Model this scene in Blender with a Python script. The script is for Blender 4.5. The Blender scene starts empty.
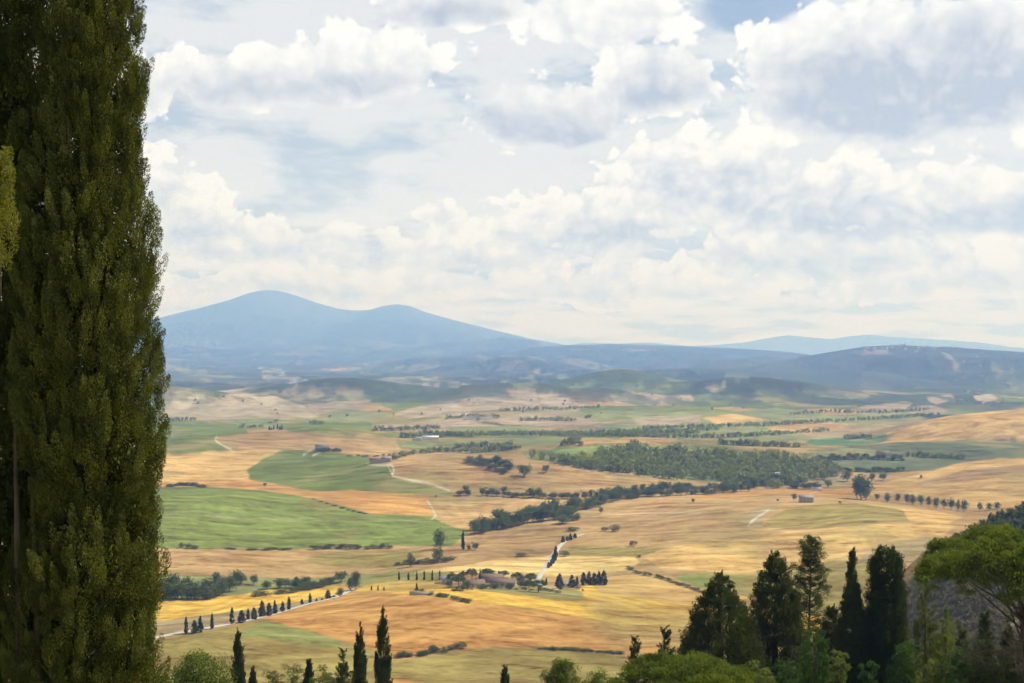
import bpy, math, random
import numpy as np

scene = bpy.context.scene
C = scene.collection
R = math.radians
rng = np.random.default_rng(11)

# ---------------------------------------------------------------- camera
F, U0, HOR, CAMZ = 1200.0, 512.0, 350.0, 200.0       # focal length in px, principal column, horizon row, eye height
cam = bpy.data.objects.new('camera', bpy.data.cameras.new('camera'))
C.objects.link(cam)
cam.location = (0, 0, CAMZ)
cam.rotation_euler = (R(90), 0, 0)
cam.data.sensor_width = 36.0
cam.data.lens = 36.0 * F / 1024.0
cam.data.shift_y = (HOR - 341.5) / 1024.0
cam.data.clip_start, cam.data.clip_end = 0.5, 200000
scene.camera = cam

# ---------------------------------------------------------------- light and exposure
SUN_EL, SUN_AZ = R(50), R(78)                        # azimuth measured from +Y (the view) towards +X
sun_dir = np.array([math.cos(SUN_EL) * math.sin(SUN_AZ), math.cos(SUN_EL) * math.cos(SUN_AZ), math.sin(SUN_EL)])
sun = bpy.data.objects.new('sun', bpy.data.lights.new('sun', 'SUN'))
C.objects.link(sun)
sun.data.energy = 4.5
sun.data.angle = R(0.6)
sun.data.color = (1.0, 0.985, 0.96)
sun.rotation_euler = (R(90) - SUN_EL, 0, math.pi - SUN_AZ)
vs = scene.view_settings
vs.view_transform, vs.look, vs.exposure, vs.gamma = 'Standard', 'None', 0.10, 1.0
vs.use_curve_mapping = False
scene.render.engine = 'CYCLES'
cy = scene.cycles
cy.use_denoising = True
cy.denoising_input_passes = 'RGB'
cy.max_bounces, cy.diffuse_bounces, cy.glossy_bounces = 5, 3, 2
cy.transmission_bounces, cy.transparent_max_bounces, cy.volume_bounces = 4, 6, 3
cy.sample_clamp_indirect = 6.0


class E:
    """A socket with arithmetic: each operation adds a Math node."""
    def __init__(s, t, sock): s.t, s.s = t, sock
    def op(s, o, *a, clamp=False):
        n = s.t.nodes.new('ShaderNodeMath'); n.operation = o; n.use_clamp = clamp
        for i, v in enumerate((s,) + a):
            if isinstance(v, E): s.t.links.new(v.s, n.inputs[i])
            else: n.inputs[i].default_value = v
        return E(s.t, n.outputs[0])
    def __add__(s, o): return s.op('ADD', o)
    __radd__ = __add__
    def __sub__(s, o): return s.op('SUBTRACT', o)
    def __rsub__(s, o): return s.op('MULTIPLY', -1.0).op('ADD', o)
    def __mul__(s, o): return s.op('MULTIPLY', o)
    __rmul__ = __mul__
    def __truediv__(s, o): return s.op('DIVIDE', o)
    def max(s, o): return s.op('MAXIMUM', o)
    def min(s, o): return s.op('MINIMUM', o)
    def clamp(s): return s.op('ADD', 0.0, clamp=True)
    def ramp(s, a, b, smooth=True):
        n = s.t.nodes.new('ShaderNodeMapRange')
        n.interpolation_type = 'SMOOTHSTEP' if smooth else 'LINEAR'
        s.t.links.new(s.s, n.inputs['Value'])
        n.inputs['From Min'].default_value, n.inputs['From Max'].default_value = a, b
        return E(s.t, n.outputs['Result'])


def combine(t, x, y, z=0.0):
    n = t.nodes.new('ShaderNodeCombineXYZ')
    for i, v in enumerate((x, y, z)):
        if isinstance(v, E): t.links.new(v.s, n.inputs[i])
        else: n.inputs[i].default_value = v
    return n.outputs[0]


def noise(t, vec, scale, detail=4.0, rough=0.5, dist=0.0, flat=False):
    n = t.nodes.new('ShaderNodeTexNoise')
    if flat: n.noise_dimensions = '2D'
    if vec is not None: t.links.new(vec, n.inputs['Vector'])
    n.inputs['Scale'].default_value, n.inputs['Detail'].default_value = scale, detail
    n.inputs['Roughness'].default_value, n.inputs['Distortion'].default_value = rough, dist
    return E(t, n.outputs[0])


def billow(t, vec, scale, detail=3.0, rough=0.5):
    n = t.nodes.new('ShaderNodeTexVoronoi')
    n.voronoi_dimensions = '2D'
    n.feature = 'SMOOTH_F1'
    n.inputs['Smoothness'].default_value = 0.6
    t.links.new(vec, n.inputs['Vector'])
    n.inputs['Scale'].default_value, n.inputs['Detail'].default_value, n.inputs['Roughness'].default_value = scale, detail, rough
    return 1.0 - E(t, n.outputs['Distance'])


def mixc(t, fac, a, b, mode='MIX'):
    n = t.nodes.new('ShaderNodeMix'); n.data_type = 'RGBA'; n.blend_type = mode
    for sock, v in ((n.inputs[0], fac), (n.inputs[6], a), (n.inputs[7], b)):
        if isinstance(v, E): t.links.new(v.s, sock)
        elif hasattr(v, 'is_linked'): t.links.new(v, sock)
        elif isinstance(v, tuple): sock.default_value = v + (1.0,)
        else: sock.default_value = v
    return n.outputs[2]


def build_world():
    w = bpy.data.worlds.new('World')
    scene.world = w
    w.use_nodes = True
    w.cycles.sampling_method, w.cycles.sample_map_resolution = 'MANUAL', 256
    t = w.node_tree
    t.nodes.clear()
    out = t.nodes.new('ShaderNodeOutputWorld')
    bg = t.nodes.new('ShaderNodeBackground')
    bg.inputs['Strength'].default_value = 0.1
    t.links.new(bg.outputs[0], out.inputs['Surface'])
    sky = t.nodes.new('ShaderNodeTexSky')
    sky.sky_type = 'NISHITA'
    sky.sun_disc = False
    sky.sun_elevation, sky.sun_rotation = SUN_EL, SUN_AZ
    sky.air_density, sky.dust_density, sky.ozone_density = 1.0, 1.5, 1.5
    tc = t.nodes.new('ShaderNodeTexCoord')
    sp = t.nodes.new('ShaderNodeSeparateXYZ')
    t.links.new(tc.outputs['Generated'], sp.inputs[0])
    x, y, z = (E(t, sp.outputs[i]) for i in range(3))
    az = x.op('ARCTAN2', y) * 10.0                       # tenths of a radian: about 120 px each
    el = z.op('ARCTAN2', (x * x + y * y).op('SQRT')) * 10.0
    # warped coordinates give the ragged, curling outlines
    P = combine(t, az, el * 1.25, 0.0)
    wx = noise(t, P, 1.1, 4, 0.55, flat=True) - 0.5
    wy = noise(t, combine(t, az + 31.7, el * 1.25 + 7.3), 1.1, 4, 0.55, flat=True) - 0.5
    A, B = az + wx * 0.34, el + wy * 0.26
    Q = combine(t, A, B * 1.2, 2.0)
    Qs = combine(t, A + 0.05, B * 1.2 + 0.08, 2.0)       # a little towards the sun
    b1, b2 = billow(t, Q, 1.7, 3.0, 0.55), billow(t, Qs, 1.7, 3.0, 0.55)
    fine = noise(t, Q, 3.2, 6, 0.62, flat=True)
    b3 = billow(t, Q, 5.2, 2.0, 0.5) - 0.22
    crev = (0.24 - b1) * 0.42 - b3 * 0.55               # darker between the billows, bright on their heads
    relief = (b1 - b2)                                   # positive on the sides that face the sun

    def px(u, v):
        return math.atan((u - U0) / F) * 10, math.atan((HOR - v) / math.hypot(F, u - U0)) * 10

    def blobs(spec):
        field, dark = None, None
        for u, v, rx, ry, g in spec:
            ca, ce = px(u, v)
            qa = (A - ca) * (120.0 / rx)
            up = (B - ce) * (120.0 / ry)
            qe = up.max(up * -1.45)                      # flatter underneath than on top
            m = 1.0 - (qa * qa + qe * qe)
            field = m if field is None else field.op('SMOOTH_MAX', m, 0.25)
            if g > 0:
                d = (m.max(0.0)) * ((0.62 + max(g - 0.8, 0) * 0.45 - up * 0.7).clamp() * g)
                dark = d if dark is None else dark + d
        return field, dark

    WHITE, GREY, MIST = (9.8, 9.9, 9.95), (4.5, 4.85, 5.6), (7.9, 8.15, 8.45)
    # 1. high thin veil over blue sky
    cov = noise(t, combine(t, az * 0.55 + el * 0.25, el * 1.7 + 3.1), 1.25, 5, 0.6, 0.0, flat=True)
    veil = cov.ramp(0.30, 0.52)
    hor = (el * -1.0).ramp(-1.9, -0.2)                   # thickens to the horizon
    far_up = el.ramp(3.2, 6.0)                           # opens overhead
    blue_gap, _ = blobs([(757, 8, 62, 34, 0)])
    va = (veil * 0.55 + 0.36 + hor * 0.25).clamp() * (1.0 - far_up * 0.75)
    va = va * (1.0 - blue_gap.ramp(-0.35, 0.55) * 0.85)
    col = mixc(t, va, sky.outputs[0], MIST)
    # 2. low, distant streets of cloud: long flat grey and white bars
    low = noise(t, combine(t, az * 0.8, el * 4.6 + 9.0), 1.5, 5, 0.6, 0.1, flat=True)
    lband = (el * -1.0).ramp(-1.25, -0.75) * el.ramp(-0.1, 0.08)
    col = mixc(t, low.ramp(0.47, 0.60) * lband * 0.85, col, (9.2, 9.3, 9.3))
    col = mixc(t, (1.0 - low).ramp(0.50, 0.62) * lband * 0.75, col, (4.2, 4.9, 5.9))
    # 3. rows of cumulus over the hills
    f3, d3 = blobs([(150, 215, 75, 58, 0.25), (235, 245, 85, 36, 0.3), (345, 252, 85, 34, 0.35), (440, 215, 34, 20, 0.1),
                    (480, 255, 95, 40, 0.3), (602, 232, 100, 48, 0.45), (700, 180, 110, 62, 0.35), (790, 205, 95, 48, 0.4),
                    (905, 212, 140, 46, 0.4), (1010, 205, 90, 46, 0.3), (1140, 200, 130, 60, 0.4), (-40, 220, 130, 60, 0.4),
                    (820, 255, 150, 40, 0.45), (620, 285, 160, 30, 0.35), (330, 290, 200, 26, 0.35), (960, 280, 160, 30, 0.4)])
    D3 = f3 + (b1 - 0.2) * 1.1 + (fine - 0.5) * 0.9 + b3 * 0.75
    a3 = D3.ramp(0.0, 0.24)
    s3 = (d3 * 1.9 - relief * 0.25 + (0.5 - fine) * 0.5 + crev * 1.0 + 0.06).clamp()
    col = mixc(t, a3 * 0.94, col, mixc(t, s3, WHITE, GREY))
    # 4. nearer cumulus with grey undersides
    f4, d4 = blobs([(905, 88, 165, 88, 1.15), (812, 62, 66, 60, 0.1), (1015, 50, 90, 70, 0.3), (655, 84, 66, 46, 0.9),
                    (548, 118, 84, 44, 1.0), (450, 8, 80, 34, 0.9), (265, 84, 125, 36, 0.75), (375, 68, 80, 44, 0.5),
                    (600, 20, 90, 50, 0.2), (140, 95, 40, 40, 0.3), (1200, 60, 150, 70, 1.0), (-150, 60, 170, 70, 1.0),
                    (700, -120, 260, 90, 1.0), (250, -160, 240, 90, 1.0), (1050, -220, 200, 90, 1.0)])
    D4 = f4 + (b1 - 0.2) * 1.1 + (fine - 0.5) * 0.9 + b3 * 0.75
    a4 = D4.ramp(0.0, 0.30).max(f4.ramp(0.28, 0.55))
    s4 = ((d4 * 1.3).op('SMOOTH_MIN', 0.92, 0.4) - relief * 0.16 + (0.5 - fine) * 0.5 + crev * 0.62 + 0.05).clamp()
    col = mixc(t, a4 * 0.95, col, mixc(t, s4, WHITE, GREY))
    t.links.new(col, bg.inputs['Color'])


build_world()

# ================================================================= helpers
def lattice(ix, iy, seed):
    h = (ix * 374761393 + iy * 668265263 + seed * 974634777) & 0xFFFFFFFF
    h = ((h ^ (h >> 13)) * 1274126177) & 0xFFFFFFFF
    return ((h ^ (h >> 16)) & 0xFFFF) / 65535.0


def vnoise(x, y, seed=0):
    x, y = np.asarray(x, float), np.asarray(y, float)
    xi, yi = np.floor(x).astype(np.int64), np.floor(y).astype(np.int64)
    fx, fy = x - xi, y - yi
    fx, fy = fx * fx * (3 - 2 * fx), fy * fy * (3 - 2 * fy)
    a, b = lattice(xi, yi, seed), lattice(xi + 1, yi, seed)
    c, d = lattice(xi, yi + 1, seed), lattice(xi + 1, yi + 1, seed)
    return (a + (b - a) * fx) * (1 - fy) + (c + (d - c) * fx) * fy


def fbm(x, y, seed=0, octv=4):
    s, a, n = 0.0, 1.0, 0.0
    for k in range(octv):
        s = s + a * vnoise(x, y, seed + k * 17)
        n += a; a *= 0.5; x = x * 2.03 + 11.7; y = y * 2.03 - 4.1
    return s / n


def sstep(a, b, x):
    t = np.clip((x - a) / (b - a), 0, 1)
    return t * t * (3 - 2 * t)


# ---------------------------------------------------------------- the lie of the land
VALLEY = -185.0
# crest lines: (distance, rise in front, fall behind, [(column, row) of the skyline])
CRESTS = [
    (26000, 15000, 9000, [(-260, 362), (-80, 349), (0, 343), (60, 336), (110, 329), (155, 320), (178, 313), (200, 308), (229, 300),
                          (249, 293), (262, 290.3), (272, 290), (284, 292), (296, 295.5), (314, 302), (337, 308.5), (352, 310.5), (368, 310), (385, 305.5),
                          (397, 304), (410, 306), (425, 312), (450, 319), (490, 329), (530, 338.5), (572, 346), (620, 353), (700, 360), (900, 366)]),
    (34500, 5000, 4000, [(380, 356), (560, 346), (585, 342.5), (620, 343.5), (650, 342.5), (690, 346), (715, 345), (745, 342.5), (775, 337),
                         (790, 335), (812, 337.5), (832, 339), (852, 336), (870, 334.5), (892, 337), (915, 338), (950, 340), (985, 343),
                         (1010, 347), (1060, 350), (1300, 352)]),
    (14500, 7200, 4000, [(250, 384), (340, 376), (400, 366), (440, 358), (480, 352), (520, 348), (560, 345.5), (610, 344), (650, 345),
                         (690, 346.5), (740, 348.5), (790, 352), (860, 362), (960, 372)]),
    (9000, 3700, 2000, [(640, 394), (690, 384), (740, 371), (780, 362.5), (815, 355), (845, 350), (868, 346.5), (900, 345), (925, 346.5),
                        (950, 347), (985, 349.5), (1024, 352), (1100, 357), (1250, 372)]),
    (4900, 700, 900, [(-40, 408), (100, 405), (165, 401), (205, 396.5), (240, 393.5), (265, 394.5), (290, 400), (312, 409), (340, 416)]),
    (5300, 600, 800, [(360, 411), (400, 407), (425, 403.5), (445, 403), (470, 406), (500, 411)]),
    (2900, 520, 500, [(-120, 428), (60, 424), (165, 420.5), (205, 421.5), (235, 425), (262, 431), (300, 438)]),
    (2450, 330, 450, [(790, 452), (830, 443.5), (862, 437), (895, 430), (930, 421), (965, 414.5), (1024, 409.5), (1120, 405), (1300, 400)]),
    (1900, 360, 330, [(835, 478), (880, 475), (934, 470.5), (965, 462.5), (997, 458), (1040, 457.5), (1120, 456), (1300, 460)]),
    (640, 170, 170, [(780, 720), (850, 650), (905, 583), (935, 553), (960, 536), (990, 521), (1024, 508), (1100, 484), (1200, 460), (1500, 430)]),
]
BUMPS = [  # column, distance, height, half-width across, half-depth
    (420, 800, 13, 110, 70), (760, 1250, 12, 230, 150), (320, 2300, 16, 260, 260), (250, 1350, 9, 190, 120), (640, 2100, 18, 260, 200),
    (880, 1080, 9, 130, 120), (560, 1750, 8, 250, 160), (200, 700, 8, 70, 60), (640, 900, -6, 120, 90), (380, 1750, 9, 160, 150),
    (700, 1990, 16, 330, 130), (180, 3900, 45, 300, 260), (520, 4300, 40, 500, 260), (330, 4600, 55, 330, 300), (620, 5200, 60, 420, 380), (760, 4700, 40, 420, 280), (470, 3400, 18, 600, 350), (760, 3200, 12, 500, 300), (120, 1900, 12, 200, 220),
]


def height(x, y):
    """Ground height relative to the eye."""
    x, y = np.asarray(x, float), np.asarray(y, float)
    r = np.hypot(x, y)
    z = VALLEY + (fbm(x / 420, y / 420, 3, 3) - 0.5) * 62 * sstep(500, 900, r) + (fbm(x / 120, y / 120, 5, 2) - 0.5) * 4
    z = z + (fbm(x / 1500, y / 1500, 8, 3) - 0.5) * 190 * sstep(4000, 7500, r)
    for u, Y, h, sx, sy in BUMPS:
        cx = (u - U0) / F * Y
        z = z + 1.5 * h * np.exp(-((x - cx) / sx) ** 2 - ((y - Y) / sy) ** 2)
    for Y, fr, bk, pts in CRESTS:
        px_ = np.array(pts, float)
        cx, cz = (px_[:, 0] - U0) / F * Y, (HOR - px_[:, 1]) / F * Y
        amp = np.interp(x, cx, cz, left=VALLEY - 50, right=cz[-1])
        amp = np.where(x < cx[0], VALLEY - 60, amp)
        t = np.clip((y - Y + fr) / fr, 0, 1)
        rise = t ** (1.55 if Y > 12000 else 1.35) if Y > 8000 else sstep(0, 1, t)
        g = np.where(y < Y, rise, 1 - sstep(Y, Y + bk, y))
        zz = VALLEY - 25 + (amp - VALLEY + 25) * g
        if Y > 8000:                                     # spurs and gullies, none on the skyline itself
            s = Y / 26000.0
            side = np.clip(4 * g * (1 - g), 0, 1) * (1 - sstep(0.45, 0.80, g))
            zz = zz + (fbm(x / (1900 * s), y / (3600 * s), 21, 5) - 0.5) * (900 if Y < 30000 else 250) * s * side
        k = 3.0 if Y < 8000 else 20.0
        m = np.maximum(z, zz)
        z = m + k * np.log1p(np.exp(-np.abs(z - zz) / k)) * 0.6
    # the hillside the viewer stands on
    near = -2.2 - 0.305 * np.maximum(y * 0.93 + 0.12 * np.abs(x), 0) + (fbm(x / 30, y / 30, 31, 3) - 0.5) * 2.5
    return np.maximum(z, np.where(r < 1000, near, -1e3))


def at(u, v, lo=500.0, hi=38000.0):
    """World point where the line of sight through photo position (u, v) meets the land."""
    Y = np.geomspace(lo, hi, 5000)
    X = (u - U0) / F * Y
    zr = (HOR - v) / F * Y
    d = zr - height(X, Y)
    k = int(np.argmax(d < 0))
    if d[k] >= 0: k = len(Y) - 1
    if k > 0:
        f = d[k - 1] / (d[k - 1] - d[k] + 1e-9)
        yy = Y[k - 1] + (Y[k] - Y[k - 1]) * min(max(f, 0), 1)
    else:
        yy = Y[0]
    x = (u - U0) / F * yy
    return np.array([x, yy, CAMZ + float(height(x, yy))])


def ground_z(x, y):
    return CAMZ + float(height(x, y))


# ---------------------------------------------------------------- meshes and objects
def mesh_np(name, V, Fc, mat=None, smooth=False):
    """Mesh from numpy vertices and one array (or a list of arrays) of equal-sized faces."""
    me = bpy.data.meshes.new(name)
    groups = Fc if isinstance(Fc, list) else [Fc]
    groups = [np.asarray(g, np.int32) for g in groups if len(g)]
    V = np.asarray(V, np.float32)
    me.vertices.add(len(V))
    me.vertices.foreach_set('co', V.ravel())
    nl = sum(g.size for g in groups)
    nf = sum(len(g) for g in groups)
    me.loops.add(nl)
    me.loops.foreach_set('vertex_index', np.concatenate([g.ravel() for g in groups]))
    me.polygons.add(nf)
    tot = np.concatenate([np.full(len(g), g.shape[1], np.int32) for g in groups])
    me.polygons.foreach_set('loop_start', np.concatenate([[0], np.cumsum(tot)[:-1]]).astype(np.int32))
    me.polygons.foreach_set('loop_total', tot)
    if smooth:
        me.polygons.foreach_set('use_smooth', np.ones(nf, bool))
    me.update(calc_edges=True)
    if mat: me.materials.append(mat)
    return me


def link(name, me, parent=None, loc=None):
    o = bpy.data.objects.new(name, me)
    C.objects.link(o)
    if parent: o.parent = parent
    if loc is not None: o.location = tuple(float(c) for c in loc)
    return o


def tag(o, label=None, cat=None, group=None, kind=None):
    if label: o['label'] = label
    if cat: o['category'] = cat
    if group: o['group'] = group
    if kind: o['kind'] = kind
    return o


def copy_tree(o, parent=None):
    c = o.copy()
    C.objects.link(c)
    if parent: c.parent = parent
    for ch in list(o.children): copy_tree(ch, c)
    return c


class MB:
    """Collects loose pieces into one mesh."""
    def __init__(s): s.V, s.Q, s.T, s.n = [], [], [], 0
    def add(s, V, F4=None, F3=None):
        V = np.asarray(V, float).reshape(-1, 3)
        if F4 is not None and len(F4): s.Q.append(np.asarray(F4, np.int64) + s.n)
        if F3 is not None and len(F3): s.T.append(np.asarray(F3, np.int64) + s.n)
        s.V.append(V); s.n += len(V)
        return s
    def box(s, x0, y0, z0, x1, y1, z1):
        V = [(x0, y0, z0), (x1, y0, z0), (x1, y1, z0), (x0, y1, z0), (x0, y0, z1), (x1, y0, z1), (x1, y1, z1), (x0, y1, z1)]
        return s.add(V, [(0, 3, 2, 1), (4, 5, 6, 7), (0, 1, 5, 4), (1, 2, 6, 5), (2, 3, 7, 6), (3, 0, 4, 7)])
    def tube(s, pts, rad, sides=7):
        pts = np.asarray(pts, float); n = len(pts)
        rad = np.broadcast_to(np.asarray(rad, float), (n,))
        tan = np.gradient(pts, axis=0)
        tan /= np.linalg.norm(tan, axis=1)[:, None] + 1e-9
        ref = np.array([0.31, 0.95, 0.05]) if abs(tan[0][1]) < 0.8 else np.array([1.0, 0.1, 0.1])
        a = np.cross(tan, ref); a /= np.linalg.norm(a, axis=1)[:, None] + 1e-9
        b = np.cross(tan, a)
        th = np.linspace(0, 2 * np.pi, sides, endpoint=False)
        V = pts[:, None, :] + rad[:, None, None] * (np.cos(th)[None, :, None] * a[:, None, :] + np.sin(th)[None, :, None] * b[:, None, :])
        i, j = np.meshgrid(np.arange(n - 1), np.arange(sides), indexing='ij')
        q = np.stack([i * sides + j, i * sides + (j + 1) % sides, (i + 1) * sides + (j + 1) % sides, (i + 1) * sides + j], -1).reshape(-1, 4)
        return s.add(V.reshape(-1, 3), q)
    def mesh(s, name, mat, smooth=False):
        fs = []
        if s.Q: fs.append(np.concatenate(s.Q))
        if s.T: fs.append(np.concatenate(s.T))
        return mesh_np(name, np.concatenate(s.V), fs, mat, smooth)
    def build(s, name, mat, parent=None, smooth=False, loc=None):
        return link(name, s.mesh(name, mat, smooth), parent, loc)


# ================================================================= materials
def new_mat(name):
    m = bpy.data.materials.new(name)
    m.use_nodes = True
    t = m.node_tree
    t.nodes.clear()
    o = t.nodes.new('ShaderNodeOutputMaterial')
    return m, t, o


def leaf_mat(name, dark, light, trans=0.35, nscale=0.6, tcol=None, rnd=0.5):
    m, t, o = new_mat(name)
    geo = t.nodes.new('ShaderNodeNewGeometry')
    tc = t.nodes.new('ShaderNodeTexCoord')
    oi = t.nodes.new('ShaderNodeObjectInfo')
    n = noise(t, tc.outputs['Object'], nscale, 3, 0.6)
    f = (n.ramp(0.3, 0.7) * (1.05 - rnd) + E(t, geo.outputs['Random Per Island']) * rnd + (E(t, oi.outputs['Random']) - 0.5) * 0.3).clamp()
    col = mixc(t, f, dark, light)
    d = t.nodes.new('ShaderNodeBsdfDiffuse')
    tr = t.nodes.new('ShaderNodeBsdfTranslucent')
    gl = t.nodes.new('ShaderNodeBsdfGlossy')
    gl.inputs['Roughness'].default_value = 0.55
    gl.inputs['Color'].default_value = (0.5, 0.5, 0.45, 1)
    t.links.new(col, d.inputs['Color'])
    if tcol is None: tcol = (1.25, 1.15, 0.45)
    t.links.new(mixc(t, 1.0, col, tcol, 'MULTIPLY'), tr.inputs['Color'])
    a = t.nodes.new('ShaderNodeMixShader'); a.inputs[0].default_value = trans
    b = t.nodes.new('ShaderNodeMixShader'); b.inputs[0].default_value = 0.035
    t.links.new(d.outputs[0], a.inputs[1]); t.links.new(tr.outputs[0], a.inputs[2])
    t.links.new(a.outputs[0], b.inputs[1]); t.links.new(gl.outputs[0], b.inputs[2])
    t.links.new(b.outputs[0], o.inputs['Surface'])
    return m


def plain_mat(name, c1, c2, scale=2.0, rough=0.85, stretch=(1, 1, 1), bump=0.0):
    m, t, o = new_mat(name)
    tc = t.nodes.new('ShaderNodeTexCoord')
    mp = t.nodes.new('ShaderNodeMapping')
    mp.inputs['Scale'].default_value = stretch
    t.links.new(tc.outputs['Object'], mp.inputs['Vector'])
    n = noise(t, mp.outputs[0], scale, 6, 0.62)
    p = t.nodes.new('ShaderNodeBsdfPrincipled')
    p.inputs['Roughness'].default_value = rough
    t.links.new(mixc(t, n.ramp(0.3, 0.7), c1, c2), p.inputs['Base Color'])
    if bump:
        b = t.nodes.new('ShaderNodeBump'); b.inputs['Strength'].default_value = bump
        t.links.new(n.s, b.inputs['Height']); t.links.new(b.outputs[0], p.inputs['Normal'])
    t.links.new(p.outputs[0], o.inputs['Surface'])
    return m


M = dict(
    cyp_near=leaf_mat('cypress_scales_close', (0.015, 0.025, 0.006), (0.165, 0.180, 0.028), 0.28, 2.6, None, 0.25),
    cyp=leaf_mat('cypress_foliage', (0.020, 0.034, 0.010), (0.070, 0.095, 0.024), 0.30, 0.7),
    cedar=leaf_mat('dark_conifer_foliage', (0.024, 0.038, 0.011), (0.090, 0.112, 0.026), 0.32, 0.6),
    pine=leaf_mat('pine_needles', (0.045, 0.060, 0.014), (0.130, 0.145, 0.030), 0.35, 0.6),
    umbrella=leaf_mat('umbrella_pine_needles', (0.060, 0.095, 0.012), (0.185, 0.225, 0.028), 0.42, 0.5),
    bush=leaf_mat('bush_leaves', (0.085, 0.125, 0.020), (0.205, 0.245, 0.045), 0.45, 0.8),
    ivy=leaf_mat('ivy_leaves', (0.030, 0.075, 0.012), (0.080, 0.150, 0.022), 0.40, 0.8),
    far_broad=leaf_mat('broadleaf_foliage', (0.062, 0.095, 0.026), (0.155, 0.182, 0.050), 0.38, 0.35),
    far_cyp=leaf_mat('distant_cypress_foliage', (0.026, 0.044, 0.016), (0.066, 0.090, 0.028), 0.28, 0.4),
    far_wood=leaf_mat('woodland_foliage', (0.105, 0.135, 0.026), (0.265, 0.285, 0.058), 0.45, 0.03),
    scrub=leaf_mat('scrub_foliage', (0.060, 0.080, 0.026), (0.150, 0.165, 0.055), 0.35, 0.2),
    dryscrub=leaf_mat('dry_scrub_foliage', (0.13, 0.110, 0.040), (0.26, 0.205, 0.075), 0.35, 0.1),
    bark=plain_mat('bark', (0.045, 0.030, 0.020), (0.13, 0.09, 0.06), 6, 0.95, (1, 1, 0.15), 0.6),
    bark_pine=plain_mat('pine_bark', (0.05, 0.036, 0.026), (0.13, 0.095, 0.070), 4, 0.95, (1, 1, 0.3), 0.6),
    dry=plain_mat('dry_twigs', (0.10, 0.075, 0.05), (0.22, 0.17, 0.12), 6, 0.95),
    gravel=plain_mat('white_gravel', (0.42, 0.37, 0.29), (0.58, 0.52, 0.42), 0.8, 0.95),
    dirt=plain_mat('dirt_track', (0.42, 0.34, 0.22), (0.55, 0.46, 0.32), 0.5, 0.95),
    stone=plain_mat('stone_wall', (0.30, 0.25, 0.19), (0.45, 0.39, 0.30), 1.5, 0.9),
    plaster=plain_mat('pale_plaster', (0.55, 0.50, 0.42), (0.70, 0.66, 0.58), 0.8, 0.9),
    tile=plain_mat('terracotta_tiles', (0.13, 0.085, 0.060), (0.24, 0.160, 0.110), 1.6, 0.9),
    greyroof=plain_mat('grey_roofing', (0.20, 0.19, 0.18), (0.34, 0.32, 0.30), 1.0, 0.8),
    shed=plain_mat('white_roofing', (0.60, 0.60, 0.58), (0.78, 0.77, 0.74), 0.6, 0.7),
    glass=plain_mat('dark_window', (0.02, 0.022, 0.025), (0.05, 0.05, 0.055), 1.0, 0.25),
    shutter=plain_mat('wooden_door', (0.09, 0.055, 0.03), (0.14, 0.09, 0.05), 3.0, 0.8),
)

# ================================================================= the land: one sheet out to the horizon
cols_in = np.arange(-110.0, 1135.0, 1.0)
ang_in = np.arctan((cols_in - U0) / F)
gap = 2 * np.pi - (ang_in[-1] - ang_in[0])
k_ = np.linspace(0, 1, 90)[1:-1]
ang_out = ang_in[-1] + gap * k_
ANG = np.concatenate([ang_in, ang_out])
NC, NI = len(ANG), len(cols_in)
r_near = np.geomspace(1.2, 520, 70)[:-1]
inv = np.arange(185 * F / 520, 185 * F / 8500, -0.55)
r_mid = 185 * F / inv
r_far = np.geomspace(8500, 37500, 230)[1:]
RAD = np.concatenate([r_near, r_mid, r_far])
NR = len(RAD)
GX, GY = RAD[:, None] * np.sin(ANG)[None, :], RAD[:, None] * np.cos(ANG)[None, :]
GZ = height(GX, GY)
R0 = len(r_near)
GV = HOR - F * GZ[R0:, :NI] / GY[R0:, :NI]               # photo row of every vertex in front


def at(u, v):
    """World point where the line of sight through photo position (u, v) meets the land."""
    c = min(max(u - cols_in[0], 0), NI - 1.001)
    i = int(c); f = c - i
    col = GV[:, i] * (1 - f) + GV[:, i + 1] * f
    k = int(np.argmax(col <= v))
    if col[k] > v: k = len(col) - 1
    a = math.atan((u - U0) / F)
    if k == 0: r = RAD[R0]
    else:
        g = (col[k - 1] - v) / (col[k - 1] - col[k] + 1e-9)
        r = RAD[R0 + k - 1] + (RAD[R0 + k] - RAD[R0 + k - 1]) * min(max(g, 0), 1)
    x, y = r * math.sin(a), r * math.cos(a)
    return np.array([x, y, ground_z(x, y)])


def grid_row(p):
    return np.interp(math.hypot(p[0], p[1]), RAD, np.arange(NR))


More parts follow.
